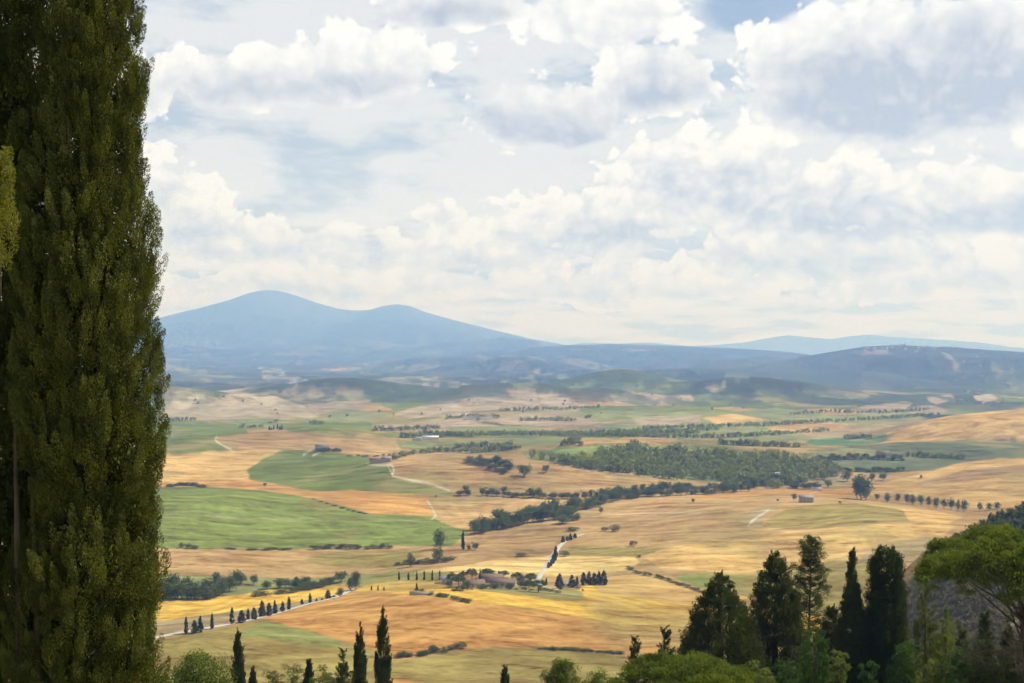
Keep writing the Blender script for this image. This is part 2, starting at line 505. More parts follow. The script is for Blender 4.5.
WHEAT, GOLD, STRAW = (0.47, 0.295, 0.095), (0.56, 0.345, 0.055), (0.58, 0.405, 0.145)
ORANGE, TAN, OLIVE = (0.40, 0.208, 0.056), (0.345, 0.215, 0.082), (0.215, 0.175, 0.042)
GREEN, LUSH, SAGE = (0.132, 0.155, 0.030), (0.14, 0.18, 0.030), (0.185, 0.19, 0.066)
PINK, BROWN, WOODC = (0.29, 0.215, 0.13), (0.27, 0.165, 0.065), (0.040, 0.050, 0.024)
DULL, PALE = (0.25, 0.190, 0.090), (0.35, 0.275, 0.165)
FIELDS = [  # colour, outline in photo positions of the field corners (each is carried onto the land below)
    (PALE, [(165, 402), (205, 396), (240, 393), (268, 394), (300, 405), (318, 418), (160, 420)]),
    (PINK, [(300, 405), (330, 402), (372, 400), (352, 412), (318, 417)]),
    (SAGE, [(318, 414), (350, 409), (392, 414), (380, 418), (330, 420)]),
    (PALE, [(392, 414), (420, 406), (450, 404), (470, 408), (470, 416), (410, 418)]),
    (GREEN, [(270, 425), (312, 420), (372, 421), (374, 432), (340, 438), (288, 431)]),
    (PINK, [(372, 425), (445, 423), (448, 428), (375, 432)]),
    (SAGE, [(448, 427), (538, 425), (545, 431), (452, 434)]),
    (PINK, [(485, 418), (560, 414), (600, 420), (590, 426), (505, 425)]),
    (PALE, [(525, 428), (556, 427), (556, 431), (530, 431)]),
    (GREEN, [(372, 433), (450, 431), (520, 433), (600, 431), (690, 430), (700, 436), (600, 438), (470, 438), (380, 438)]),
    (SAGE, [(396, 441), (450, 440), (520, 447), (500, 453), (440, 452), (400, 449)]),
    (SAGE, [(560, 414), (640, 410), (700, 413), (690, 419), (600, 421)]),
    (SAGE, [(460, 440), (560, 437), (565, 445), (520, 447), (470, 446)]),
    (DULL, [(452, 446), (512, 445), (500, 452), (458, 452)]),
    (SAGE, [(600, 425), (640, 420), (700, 424), (690, 430), (610, 432)]),
    (PINK, [(632, 418), (700, 415), (720, 421), (640, 426)]),
    (SAGE, [(700, 415), (735, 411), (780, 408), (850, 416), (862, 418), (780, 421), (700, 425)]),
    (WHEAT, [(700, 418), (735, 414), (770, 420), (720, 424)]),
    (PINK, [(840, 411), (870, 405), (903, 401), (912, 404), (898, 412), (860, 414)]),
    (PINK, [(908, 409), (928, 404), (948, 410), (940, 414), (912, 414)]),
    (DULL, [(795, 436), (862, 424), (920, 419), (902, 430), (870, 434), (820, 440)]),
    (SAGE, [(700, 432), (795, 436), (800, 444), (720, 448), (660, 446)]),
    (BROWN, [(730, 446), (790, 441), (812, 445), (795, 452), (745, 454)]),
    (WHEAT, [(855, 444), (895, 431), (925, 421), (963, 414), (1030, 408), (1130, 404), (1130, 440), (1030, 441), (902, 442)]),
    ((0.075, 0.15, 0.055), [(797, 445), (812, 439), (896, 435), (880, 443), (850, 446)]),
    ((0.11, 0.125, 0.055), [(800, 452), (850, 446), (902, 442), (1030, 440), (1130, 440), (1130, 458), (1000, 458), (965, 462), (934, 470), (880, 474), (832, 470), (800, 460)]),
    # clearings and fields on the far slopes
    (PALE, [(259, 366), (280, 368), (286, 375), (314, 380), (297, 385), (263, 379)]),
    (PINK, [(263, 388), (300, 386), (345, 388), (371, 392), (360, 402), (300, 404), (280, 396)]),
    (SAGE, [(345, 365), (362, 368), (382, 375), (372, 377), (352, 371)]),
    (SAGE, [(165, 362), (182, 365), (203, 373), (188, 374), (166, 369)]),
    (PALE, [(200, 378), (213, 380), (212, 384), (201, 383)]), (SAGE, [(230, 382), (255, 384), (250, 388), (226, 387)]),
    (PALE, [(165, 388), (190, 390), (200, 396), (166, 399)]), (SAGE, [(385, 378), (425, 376), (436, 381), (400, 385)]),
    (PALE, [(420, 378), (438, 377), (452, 383), (470, 383), (462, 388), (424, 387)]),
    (SAGE, [(587, 367), (605, 364), (626, 371), (600, 372)]), ((0.17, 0.20, 0.075), [(556, 374), (572, 375), (596, 385), (580, 392), (560, 386)]),
    (PINK, [(520, 372), (545, 369), (555, 374), (535, 378)]), (SAGE, [(500, 380), (530, 376), (545, 386), (520, 390)]),
    (PINK, [(505, 392), (545, 389), (575, 400), (560, 405), (520, 402)]), (PALE, [(530, 396), (560, 397), (576, 403), (545, 404)]),
    (PALE, [(606, 395), (630, 391), (640, 398), (620, 403)]), (PALE, [(645, 402), (672, 396), (690, 394), (695, 399), (668, 406)]),
    (PINK, [(617, 350), (640, 348), (648, 351), (628, 352)]), (PALE, [(698, 388), (724, 384), (726, 389), (706, 394)]),
    (PINK, [(941, 352), (950, 354), (962, 369), (955, 371), (944, 362)]), (SAGE, [(986, 362), (1012, 361), (1018, 376), (994, 377)]),
    (PALE, [(973, 396), (990, 394), (998, 399), (980, 403)]), (SAGE, [(1000, 382), (1040, 380), (1050, 388), (1005, 390)]),
    (PINK, [(850, 351), (880, 349.5), (920, 350), (915, 353), (862, 355)]), (PINK, [(925, 398), (950, 394), (956, 399), (935, 404)]),
    (SAGE, [(640, 385), (668, 382), (680, 388), (655, 392)]), (SAGE, [(724, 376), (750, 372), (756, 377), (735, 381)]),
    ((0.10, 0.10, 0.06), [(770, 392), (830, 384), (860, 390), (840, 398), (780, 402)]),
    # left-hand fields
    (GREEN, [(-100, 424), (160, 420), (205, 421), (244, 425), (248, 433), (217, 437), (216, 441), (232, 450), (160, 455), (-100, 460)]),
    (TAN, [(217, 437), (248, 433), (288, 432), (330, 435), (384, 439), (396, 447), (352, 454), (314, 449), (282, 450), (233, 450), (216, 441)]),
    (WHEAT, [(-100, 460), (160, 455), (233, 450), (282, 450), (262, 459), (247, 471), (250, 480), (215, 480), (160, 483), (-100, 486)]),
    (GREEN, [(247, 471), (262, 459), (282, 451), (314, 449), (352, 455), (370, 457), (393, 468), (393, 476), (449, 490), (455, 497), (355, 490), (314, 492), (250, 481)]),
    (TAN, [(396, 457), (432, 455), (459, 458), (488, 474), (508, 466), (529, 460), (564, 466), (610, 474), (664, 481), (655, 488), (488, 489), (456, 492), (438, 481), (393, 476), (390, 464)]),
    (SAGE, [(520, 452), (560, 447), (575, 452), (568, 463), (529, 459)]),
    (ORANGE, [(-100, 486), (168, 483), (215, 480), (250, 480), (314, 491), (355, 490), (449, 496), (440, 505), (432, 515), (370, 514), (311, 498), (260, 490), (209, 487), (160, 487)]),
    (TAN, [(429, 496), (517, 497), (578, 500), (552, 507), (523, 510), (503, 521), (467, 527), (438, 522), (432, 512)]),
    (GREEN, [(-100, 488), (160, 487), (209, 487), (260, 490), (311, 498), (370, 514), (432, 516), (440, 522), (470, 531), (452, 546), (400, 546), (300, 549), (160, 548), (-100, 550)]),
    (SAGE, [(160, 512), (250, 517), (340, 518), (430, 519), (430, 521.5), (340, 520.5), (250, 519.5), (160, 514)]),
    (TAN, [(-100, 550), (160, 548), (300, 549), (428, 548), (420, 558), (408, 567), (380, 574), (300, 580), (160, 574), (-100, 578)]),
    (OLIVE, [(330, 553), (428, 549), (420, 558), (400, 568), (350, 568), (300, 560)]),
    (SAGE, [(160, 574), (300, 579), (380, 574), (370, 584), (340, 586), (250, 594), (160, 602)]),
    (GOLD, [(-100, 612), (160, 602), (205, 598), (250, 593), (275, 588), (300, 590), (346, 584), (350, 586), (346, 594), (290, 603), (230, 612), (170, 620), (-100, 632)]),
    (DULL, [(-100, 632), (170, 620), (230, 612), (290, 603), (346, 593), (346, 596), (282, 612), (229, 625), (173, 636), (-100, 652)]),
    # middle
    (BROWN, [(450, 545), (470, 537), (503, 531), (540, 524), (576, 532), (566, 540), (558, 545), (552, 557), (500, 558), (453, 559), (430, 565)]),
    (TAN, [(455, 556), (490, 540), (520, 534), (560, 538), (552, 548), (500, 552)]),
    (STRAW, [(400, 574), (440, 568), (500, 559), (552, 556), (634, 556), (640, 562), (628, 569), (605, 573), (535, 578), (440, 573)]),
    (OLIVE, [(570, 545), (620, 546), (664, 547), (673, 554), (640, 556), (560, 556)]),
    (TAN, [(583, 534), (650, 534), (655, 543), (610, 545), (573, 545)]),
    (LUSH, [(358, 584), (372, 577), (390, 571), (440, 571), (455, 574), (452, 579), (400, 580), (380, 584)]),
    (GOLD, [(350, 592), (365, 585), (390, 581), (418, 580), (440, 583), (452, 590), (440, 594), (414, 594)]),
    (ORANGE, [(262, 620), (285, 612), (314, 603), (350, 591), (380, 592), (414, 595), (450, 598), (500, 605), (560, 613), (620, 624), (690, 636), (760, 650), (760, 665), (690, 660), (620, 653), (560, 648), (500, 647), (440, 652), (396, 661), (372, 650), (340, 640), (311, 631)]),
    (GOLD, [(440, 586), (456, 587), (500, 592), (548, 598), (585, 600), (579, 588), (592, 581), (608, 577), (634, 575), (658, 578), (680, 585), (699, 591), (780, 600), (820, 620), (820, 650), (760, 650), (690, 636), (620, 624), (560, 613), (500, 605), (452, 598), (430, 594)]),
    (WHEAT, [(592, 583), (608, 577), (634, 575), (658, 578), (700, 592), (760, 603), (700, 606), (640, 598), (600, 592)]),
    ((0.21, 0.20, 0.062), [(475, 586), (500, 584), (540, 588), (575, 589), (590, 601), (560, 600), (520, 594), (480, 591)]),
    (OLIVE, [(-100, 660), (173, 637), (229, 626), (262, 620), (311, 631), (340, 640), (372, 650), (396, 661), (440, 653), (500, 648), (560, 648), (625, 654), (630, 700), (300, 720), (-100, 720)]),
    ((0.20, 0.205, 0.058), [(262, 621), (311, 632), (352, 646), (330, 648), (280, 640), (240, 634)]),
    (ORANGE, [(385, 676), (430, 684), (470, 700), (370, 700)]),
    (LUSH, [(670, 576), (720, 572), (760, 580), (740, 590), (700, 588)]),
    # right-hand slopes
    (TAN, [(600, 513), (640, 505), (690, 499), (760, 495), (800, 492), (835, 500), (790, 502), (720, 507), (660, 513), (620, 517), (575, 520)]),
    (BROWN, [(575, 521), (620, 517), (660, 513), (720, 509), (758, 512), (748, 524), (690, 528), (610, 529)]),
    (DULL, [(740, 516), (764, 506), (790, 505), (765, 514), (762, 526), (735, 526)]),
    (OLIVE, [(768, 519), (785, 509), (820, 504), (846, 503), (880, 505), (904, 511), (909, 521), (860, 525), (795, 529), (762, 527)]),
    (WHEAT, [(846, 501), (870, 501), (930, 510), (962, 516), (950, 524), (909, 521), (903, 510), (870, 505)]),
    (WHEAT, [(640, 556), (680, 545), (730, 541), (790, 531), (860, 526), (910, 522), (955, 525), (945, 535), (900, 541), (860, 548), (830, 562), (780, 572), (720, 573), (660, 568)]),
    (TAN, [(632, 535), (690, 530), (748, 527), (790, 530), (730, 541), (680, 545), (655, 545)]),
    (DULL, [(870, 549), (900, 541), (945, 535), (938, 552), (900, 562), (850, 570)]),
    (OLIVE, [(700, 575), (780, 572), (830, 562), (870, 560), (900, 580), (860, 620), (760, 604)]),
    (PINK, [(775, 468), (830, 466), (850, 478), (835, 490), (800, 488), (775, 480)]),
    (ORANGE, [(700, 494), (760, 490), (800, 489), (862, 486), (850, 497), (800, 494), (690, 500)]),
    (WHEAT, [(856, 486), (877, 484), (900, 478), (934, 471), (965, 462), (997, 458), (1040, 457), (1130, 456), (1130, 515), (1040, 509), (985, 509), (930, 500), (900, 493), (862, 499)]),
    (TAN, [(905, 486), (965, 470), (1060, 462), (1130, 462), (1130, 475), (1010, 474), (940, 484)]),
    ((0.17, 0.135, 0.055), [(905, 583), (935, 552), (960, 535), (990, 520), (1024, 507), (1130, 478), (1130, 690), (840, 690), (865, 635)]),
    ((0.13, 0.155, 0.045), [(526, 457), (560, 447), (611, 445), (700, 449), (790, 452), (830, 468), (800, 478), (740, 484), (664, 479), (600, 471), (560, 463)]),
    ((0.19, 0.23, 0.06), [(545, 453), (590, 446), (640, 444), (700, 447), (770, 455), (740, 462), (680, 452), (620, 453)]),
]
TRACKS = [  # half-width in photo px, colour or darkening factor, line
    (0.8, (0.55, 0.47, 0.33), [(388, 466), (393, 476), (410, 480), (432, 484), (450, 491)]),
    (0.9, (0.58, 0.50, 0.36), [(427, 500), (432, 508), (436, 516), (431, 520)]),
    (0.8, (0.58, 0.50, 0.36), [(217, 436), (215, 440), (220, 444), (232, 450)]),
    (0.8, (0.55, 0.48, 0.34), [(303, 455), (309, 451), (316, 449), (320, 452), (312, 456)]),
    (1.0, (0.60, 0.52, 0.38), [(366, 464), (380, 465), (392, 465), (394, 470), (392, 475)]),
    (1.1, (0.60, 0.53, 0.40), [(748, 526), (753, 520), (761, 515), (769, 510)]),
    (0.7, (0.56, 0.47, 0.32), [(748, 526), (755, 527), (762, 526)]),
    (0.9, (0.60, 0.53, 0.40), [(783, 503), (800, 498), (815, 492), (819, 490)]),
    (0.8, (0.52, 0.42, 0.27), [(565, 466), (590, 470), (630, 474), (680, 479)]),
    (0.7, (0.60, 0.50, 0.34), [(600, 515), (650, 513), (700, 513)]),
    (0.7, 0.62, [(311, 498), (340, 506), (370, 514), (400, 516), (432, 515)]),
    (1.2, 0.45, [(168, 486), (185, 484), (209, 488)]),
    (0.6, 0.72, [(176, 610), (182, 605), (176, 601)]),
    (0.9, 0.50, [(450, 598), (480, 601), (520, 607), (570, 616)]),
    (0.6, 0.66, [(588, 594), (592, 599), (588, 604)]), (0.6, 0.66, [(606, 599), (612, 603), (609, 608)]),
    (0.6, 0.66, [(622, 598), (620, 604), (626, 607)]), (0.6, 0.70, [(570, 601), (567, 607), (572, 612)]),
    (0.6, 0.62, [(585, 608), (590, 612), (586, 618)]), (0.6, 0.62, [(622, 614), (628, 610), (626, 617)]),
    (0.6, 0.62, [(640, 612), (643, 620), (642, 624)]), (0.6, 0.62, [(645, 612), (648, 618), (647, 623)]),
    (0.6, 0.66, [(610, 610), (607, 616), (612, 620)]), (0.6, 0.70, [(660, 616), (664, 622), (662, 627)]),
    (0.5, 0.72, [(600, 586), (640, 592), (700, 602)]), (0.5, 0.72, [(596, 590), (650, 600), (700, 610)]),
    (0.5, 0.74, [(460, 563), (500, 563), (540, 561)]), (0.5, 0.78, [(570, 564), (600, 562), (632, 561)]),
    (0.5, 0.75, [(168, 557), (230, 560), (300, 566), (360, 570)]), (0.5, 0.8, [(180, 566), (260, 562), (340, 564)]),
    (0.6, 0.70, [(470, 612), (520, 624), (570, 630), (640, 640)]), (0.6, 0.74, [(420, 606), (480, 622), (530, 632), (600, 640)]),
    (0.6, 0.72, [(330, 612), (400, 612), (440, 618)]), (0.6, 0.74, [(350, 622), (420, 628), (470, 634)]),
    (0.6, 0.75, [(300, 616), (350, 606), (400, 604)]), (0.6, 0.72, [(430, 640), (500, 636), (560, 640)]),
    (0.6, 0.78, [(180, 652), (240, 644), (300, 640)]), (0.6, 0.8, [(200, 660), (280, 656), (340, 652)]),
    (0.6, 0.8, [(640, 520), (700, 516), (760, 505)]), (0.5, 0.8, [(660, 560), (730, 552), (800, 545), (880, 536)]),
    (0.5, 0.84, [(880, 498), (940, 487), (1020, 482)]), (0.5, 0.84, [(890, 503), (960, 493), (1030, 492)]),
]


def rasterise(poly):
    """Mask of the grid cells inside a field outline (columns, fractional rows)."""
    pts = []
    for (u1, v1), (u2, v2) in zip(poly, poly[1:] + poly[:1]):
        n = max(1, int(math.hypot(u2 - u1, v2 - v1) / 6))
        for k in range(n):
            u, v = u1 + (u2 - u1) * k / n, v1 + (v2 - v1) * k / n
            pts.append((u - cols_in[0], grid_row(at(u, v))))
    pts = np.array(pts)
    c0, c1 = int(max(pts[:, 0].min() - 2, 0)), int(min(pts[:, 0].max() + 3, NI))
    r0, r1 = int(max(pts[:, 1].min() - 2, 0)), int(min(pts[:, 1].max() + 3, NR))
    cc, rr = np.meshgrid(np.arange(c0, c1), np.arange(r0, r1))
    X = cc + (vnoise(cc / 9.0, rr / 9.0, 77) - 0.5) * 3.0
    Y = rr + (vnoise(cc / 11.0, rr / 7.0, 78) - 0.5) * 2.0
    inside = np.zeros(X.shape, bool)
    a, b = pts, np.roll(pts, -1, 0)
    for (x1, y1), (x2, y2) in zip(a, b):
        if y1 == y2: continue
        m = (y1 > Y) != (y2 > Y)
        inside ^= m & (X < (x2 - x1) * (Y - y1) / (y2 - y1) + x1)
    return r0, c0, inside


def worley(x, y, seed):
    xi, yi = np.floor(x).astype(np.int64), np.floor(y).astype(np.int64)
    best, idv = np.full(x.shape, 1e9), np.zeros(x.shape)
    for dx in (-1, 0, 1):
        for dy in (-1, 0, 1):
            cx, cy = xi + dx, yi + dy
            d = (cx + lattice(cx, cy, seed) - x) ** 2 + (cy + lattice(cx, cy, seed + 1) - y) ** 2
            m = d < best
            best = np.where(m, d, best)
            idv = np.where(m, lattice(cx, cy, seed + 2), idv)
    return idv


def land_colours():
    col = np.empty((NR, NC, 3))
    col[:] = TAN
    rr = RAD[:, None] + 0 * GX
    wx, wy = GX + (fbm(GX / 300, GY / 300, 41, 2) - 0.5) * 260, GY + (fbm(GX / 300, GY / 300, 43, 2) - 0.5) * 260
    # distant farmland: a patchwork that gives way to woods with height
    idv = worley(wx / 330 + wy / 1500, wy / 520, 51)
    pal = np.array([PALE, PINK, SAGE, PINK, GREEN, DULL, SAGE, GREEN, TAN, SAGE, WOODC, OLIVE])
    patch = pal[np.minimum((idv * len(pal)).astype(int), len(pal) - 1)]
    farm = sstep(2350, 2500, rr)[..., None]
    col = col * (1 - farm) + patch * farm
    up = GZ - VALLEY
    wood_n = fbm(GX / 700, GY / 1100, 61, 4)
    fine = fbm(GX / 150, GY / 260, 63, 3)
    lim = 0.57 - np.clip((up - 25) / 200, 0, 0.5) - 0.17 * sstep(5000, 7500, rr)
    w = sstep(-0.02, 0.03, wood_n * 0.75 + fine * 0.25 - lim) * sstep(3400, 4300, rr)
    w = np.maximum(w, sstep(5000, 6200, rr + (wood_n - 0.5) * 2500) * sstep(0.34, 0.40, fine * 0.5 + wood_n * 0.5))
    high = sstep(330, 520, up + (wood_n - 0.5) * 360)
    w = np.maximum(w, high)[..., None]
    mead = sstep(0.50, 0.62, fbm(GX / 1500, GY / 2600, 65, 4))[..., None]
    woods = np.array(WOODC) * (0.5 + 1.1 * fine[..., None]) * (1 + 0.7 * mead) * np.where(rr > 5200, 0.72, 1.0)[..., None]  # far woods coloured darker, standing in for cloud shadow on the right-hand hill
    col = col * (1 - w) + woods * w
    clr = (sstep(0.56, 0.64, fbm(GX / 240, GY / 520, 69, 4)) * sstep(4800, 5600, rr) * (1 - sstep(240, 420, up)) * 0.30 * (1 - 0.75 * sstep(900, 1500, GX) * sstep(6000, 6800, rr)))[..., None]
    col = col * (1 - clr) + clr * pal[np.minimum((worley(GX / 420, GY / 700, 53) * 6).astype(int), 5)]
    thick = fbm(GX / 55, GY / 190, 67, 3)
    # fields
    g = np.random.default_rng(17)
    for c, poly in FIELDS:
        r0, c0, m = rasterise(poly)
        sub = col[r0:r0 + m.shape[0], c0:c0 + m.shape[1]]
        if np.mean([v_ for _, v_ in poly]) < 394:        # ragged clearings in the woods
            jj, ii = np.meshgrid(np.arange(m.shape[1]), np.arange(m.shape[0]))
            w = (m * sstep(0.36, 0.58, fbm(jj / 9.0, ii / 5.0, 81, 3)) * 0.62)[..., None]
            sub[:] = sub * (1 - w) + np.array(c) * w
        elif c in (OLIVE, DULL, BROWN, LUSH, (0.21, 0.20, 0.062)):                    # ripening and weedy ground has no sharp edge
            w = np.pad(m.astype(float), 1)
            for _ in range(14):
                for ax in (0, 1): w = 0.5 * w + 0.25 * (np.roll(w, 1, ax) + np.roll(w, -1, ax))
            w = w[1:-1, 1:-1]
            jj, ii = np.meshgrid(np.arange(m.shape[1]), np.arange(m.shape[0]))
            w = (sstep(0.25, 0.85, w + (fbm(jj / 16.0, ii / 7.0, 79, 3) - 0.5) * 0.95) * 0.82)[..., None]
            sub[:] = sub * (1 - w) + np.array(c) * w
        else:
            sub[m] = c
        vm = np.mean([v_ for _, v_ in poly])
        if vm > 425:                                     # drilling rows, ragged margins
            sl = np.s_[r0:r0 + m.shape[0], c0:c0 + m.shape[1]]
            th = g.random() * 3.1
            per = (9 + 7 * g.random()) * max(1.0, float(RAD[r0 + m.shape[0] // 2]) / 800)
            X, Y = GX[sl], GY[sl]
            ph = (X * math.cos(th) + Y * math.sin(th) + (fbm(X / 90, Y / 90, 83, 2) - 0.5) * 60) * 2 * math.pi / per
            rows = 1 + (0.13 if vm > 590 else 0.07) * np.sin(ph) * sstep(0.35, 0.6, fbm(X / 60, Y / 60, 84, 2)) * (c != STRAW)
            e = np.pad(m.astype(float), 1)
            for _ in range(2):
                for ax in (0, 1): e = 0.5 * e + 0.25 * (np.roll(e, 1, ax) + np.roll(e, -1, ax))
            e = e[1:-1, 1:-1]
            margin = m * (1 - sstep(0.62, 0.95, e)) * sstep(0.42, 0.60, fbm(X / 45, Y / 45, 85, 3))
            sub *= np.where(m, rows, 1.0)[..., None]
            sub[:] = sub * (1 - 0.55 * margin[..., None]) + 0.55 * margin[..., None] * np.array([0.15, 0.135, 0.05])
    blur = col[:, :NI].copy()
    for ax in (0, 1):
        blur = 0.5 * blur + 0.25 * (np.roll(blur, 1, ax) + np.roll(blur, -1, ax))
    col[R0:, 1:NI - 1] = blur[R0:, 1:NI - 1]
    col = np.clip(col, 0, 1)
    # growth, wear and moisture differ over each field
    big = fbm(GX / 160, GY / 260, 71, 4)[..., None]
    dry = fbm(GX / 70, GY / 150, 72, 3)[..., None]
    nearw = (1 - sstep(2500, 5000, rr))[..., None]
    col = col * (1 + nearw * (big - 0.5) * np.array([0.80, 0.85, 0.90]))
    olive_mix = np.clip((dry - 0.54) * 3.0, 0, 0.65) * nearw
    col = col * (1 - olive_mix) + olive_mix * np.array([0.24, 0.185, 0.065])
    th_ = (sstep(0.50, 0.66, thick) * sstep(3300, 4200, rr) * 0.75)[..., None]   # thickets and hedges too small to tell apart
    col = col * (1 - th_) + th_ * np.array([0.06, 0.075, 0.035])
    # tracks and wheel lines
    for hw, c, line in TRACKS:
        for (u1, v1), (u2, v2) in zip(line, line[1:]):
            n = max(2, int(math.hypot(u2 - u1, v2 - v1) * 3))
            for k in range(n):
                u, v = u1 + (u2 - u1) * k / n, v1 + (v2 - v1) * k / n
                gr, gc = grid_row(at(u, v)), u - cols_in[0]
                a, b = int(gr) - 3, int(gc) - 3
                if b < 0 or b + 7 > NI: continue
                yy, xx = np.mgrid[a:a + 7, b:b + 7]
                d = np.hypot((xx - gc), (yy - gr) * 0.55)
                wgt = (np.clip(hw - d + 0.2, 0, 1) * 0.28)[..., None]
                sub = col[a:a + 7, b:b + 7]
                col[a:a + 7, b:b + 7] = sub * (1 - wgt) + wgt * (sub * (0.35 + 0.65 * c) if isinstance(c, float) else np.array(c) * 0.82)
    # the dry, grassy slope below the viewer
    nr = (1 - sstep(450, 560, rr))[..., None]
    g1 = fbm(GX / 6, GY / 6, 91, 3)[..., None]
    col = col * (1 - nr) + nr * (np.array([0.16, 0.16, 0.05]) * (0.6 + 0.8 * g1))
    return col


def build_land():
    V = np.stack([GX, GY, GZ + CAMZ], -1).reshape(-1, 3)
    i, j = np.meshgrid(np.arange(NR - 1), np.arange(NC), indexing='ij')
    j2 = (j + 1) % NC
    q = np.stack([i * NC + j, i * NC + j2, (i + 1) * NC + j2, (i + 1) * NC + j], -1).reshape(-1, 4)
    q = q[:, ::-1]
    V = np.concatenate([V, [[0, 0, CAMZ + float(height(0.0, 0.0))]]])
    c = np.arange(NC)
    tri = np.stack([np.full(NC, NR * NC), (c + 1) % NC, c], -1)
    me = mesh_np('land', V, [q, tri], None, True)
    col = land_colours().reshape(-1, 3)
    col = np.concatenate([col, col[:1]])
    at_ = me.color_attributes.new('crop_colour', 'FLOAT_COLOR', 'POINT')
    at_.data.foreach_set('color', np.concatenate([col, np.ones((len(col), 1))], 1).astype(np.float32).ravel())
    m, t, o = new_mat('farmland')
    ca = t.nodes.new('ShaderNodeVertexColor'); ca.layer_name = 'crop_colour'
    geo = t.nodes.new('ShaderNodeNewGeometry')
    mp = t.nodes.new('ShaderNodeMapping'); mp.inputs['Scale'].default_value = (0.35, 1.0, 1.0)
    mp.inputs['Rotation'].default_value = (0, 0, 0.25)
    t.links.new(geo.outputs['Position'], mp.inputs['Vector'])
    n1 = noise(t, mp.outputs[0], 0.45, 4, 0.65)            # tufts and stubble
    n2 = noise(t, mp.outputs[0], 0.055, 5, 0.62, 0.6)      # lodged and bare patches
    n3 = noise(t, geo.outputs['Position'], 0.016, 5, 0.6)
    mq = t.nodes.new('ShaderNodeMapping'); mq.inputs['Scale'].default_value = (0.16, 1.0, 1.0); mq.inputs['Rotation'].default_value = (0, 0, -0.12)
    t.links.new(geo.outputs['Position'], mq.inputs['Vector'])
    n4 = noise(t, mq.outputs[0], 0.16, 4, 0.6, 1.2)        # stubble rows and trodden lines
    f = (n1 - 0.5) * 1.6 + (n2 - 0.5) * 2.6 + (n3 - 0.5) * 1.0 + 1.12 - n1.ramp(0.58, 0.70) * n2.ramp(0.48, 0.62) * 0.40 - n4.ramp(0.53, 0.68) * n3.ramp(0.36, 0.52) * 0.58 + (n4 - 0.5) * 0.6
    f = f.max(0.3).min(1.7)
    g = t.nodes.new('ShaderNodeCombineColor')
    for k in range(3): t.links.new((f * (0.8, 1.0, 1.15)[k] + (0.2, 0.0, -0.15)[k]).s, g.inputs[k])
    p = t.nodes.new('ShaderNodeBsdfPrincipled')
    p.inputs['Roughness'].default_value = 1.0
    p.inputs['Specular IOR Level'].default_value = 0.05
    t.links.new(mixc(t, 1.0, ca.outputs[0], g.outputs[0], 'MULTIPLY'), p.inputs['Base Color'])
    b = t.nodes.new('ShaderNodeBump'); b.inputs['Strength'].default_value = 0.8; b.inputs['Distance'].default_value = 1.6
    t.links.new((n1 * 0.5 + n2).s, b.inputs['Height']); t.links.new(b.outputs[0], p.inputs['Normal'])
    t.links.new(p.outputs[0], o.inputs['Surface'])
    me.materials.append(m)
    land = link('terrain', me)
    tag(land, 'rolling farmland of gold, tan and green fields rising to wooded hills', 'terrain', kind='structure')


build_land()


def ribbon(name, line, width, mat, lift, label):
    """A road draped over the land along a line of photo positions."""
    P = []
    for (u1, v1), (u2, v2) in zip(line, line[1:]):
        a, b = at(u1, v1), at(u2, v2)
        n = max(2, int(np.linalg.norm(b - a) / 6))
        P += [a + (b - a) * k / n for k in range(n)]
    P.append(at(*line[-1]))
    P = np.array(P)[:, :2]
    for _ in range(12): P[1:-1] = 0.5 * P[1:-1] + 0.25 * (P[2:] + P[:-2])
    tg = np.gradient(P, axis=0); tg /= np.linalg.norm(tg, axis=1)[:, None]
    nrm = np.stack([-tg[:, 1], tg[:, 0]], 1)
    offs = np.linspace(-0.5, 0.5, 5) * width
    XY = P[:, None, :] + nrm[:, None, :] * offs[None, :, None]
    Z = height(XY[..., 0], XY[..., 1]) + CAMZ + lift + np.array([-0.6, 0, 0.05, 0, -0.6])[None, :] * lift
    V = np.concatenate([XY, Z[..., None]], -1).reshape(-1, 3)
    n = len(P)
    i, j = np.meshgrid(np.arange(n - 1), np.arange(4), indexing='ij')
    q = np.stack([i * 5 + j, (i + 1) * 5 + j, (i + 1) * 5 + j + 1, i * 5 + j + 1], -1).reshape(-1, 4)
    o = link(name, mesh_np(name, V, q, mat, True))
    return tag(o, label, 'road', kind='structure')


ribbon('road', [(140, 641), (173, 634), (200, 630.5), (229, 625), (256, 618.5), (282, 611.5), (314, 603), (334, 597.5), (346, 592.5), (350, 589)], 6.2, M['gravel'], 0.35,
       'white gravel road lined with dark cypresses')
ribbon('road', [(560, 590), (536, 586), (538, 579), (542, 572), (548, 564), (553, 556), (558, 548), (564, 541), (572, 537.5), (584, 534)], 4.2, M['gravel'], 0.3,
       'white gravel road climbing from the farm')


def build_haze():
    m, t, o = new_mat('valley_haze')
    v = t.nodes.new('ShaderNodeVolumePrincipled')
    v.inputs['Color'].default_value = (0.25, 0.45, 1.0, 1)
    v.inputs['Absorption Color'].default_value = (1, 1, 1, 1)
    v.inputs['Density'].default_value = 1.02e-4
    v.inputs['Anisotropy'].default_value = 0.1
    t.links.new(v.outputs[0], o.inputs['Volume'])
    b = MB().box(-38000, -38000, -170, 38000, 38000, 1850)
    h = b.build('haze', m)
    tag(h, 'pale blue summer haze over the valley', 'haze', kind='stuff')


build_haze()

# ================================================================= foliage
UP = np.array([0.0, 0.0, 1.0])


def unit(a):
    return a / (np.linalg.norm(a, axis=-1, keepdims=True) + 1e-9)


def rand_dirs(n, g):
    return unit(g.normal(size=(n, 3)))


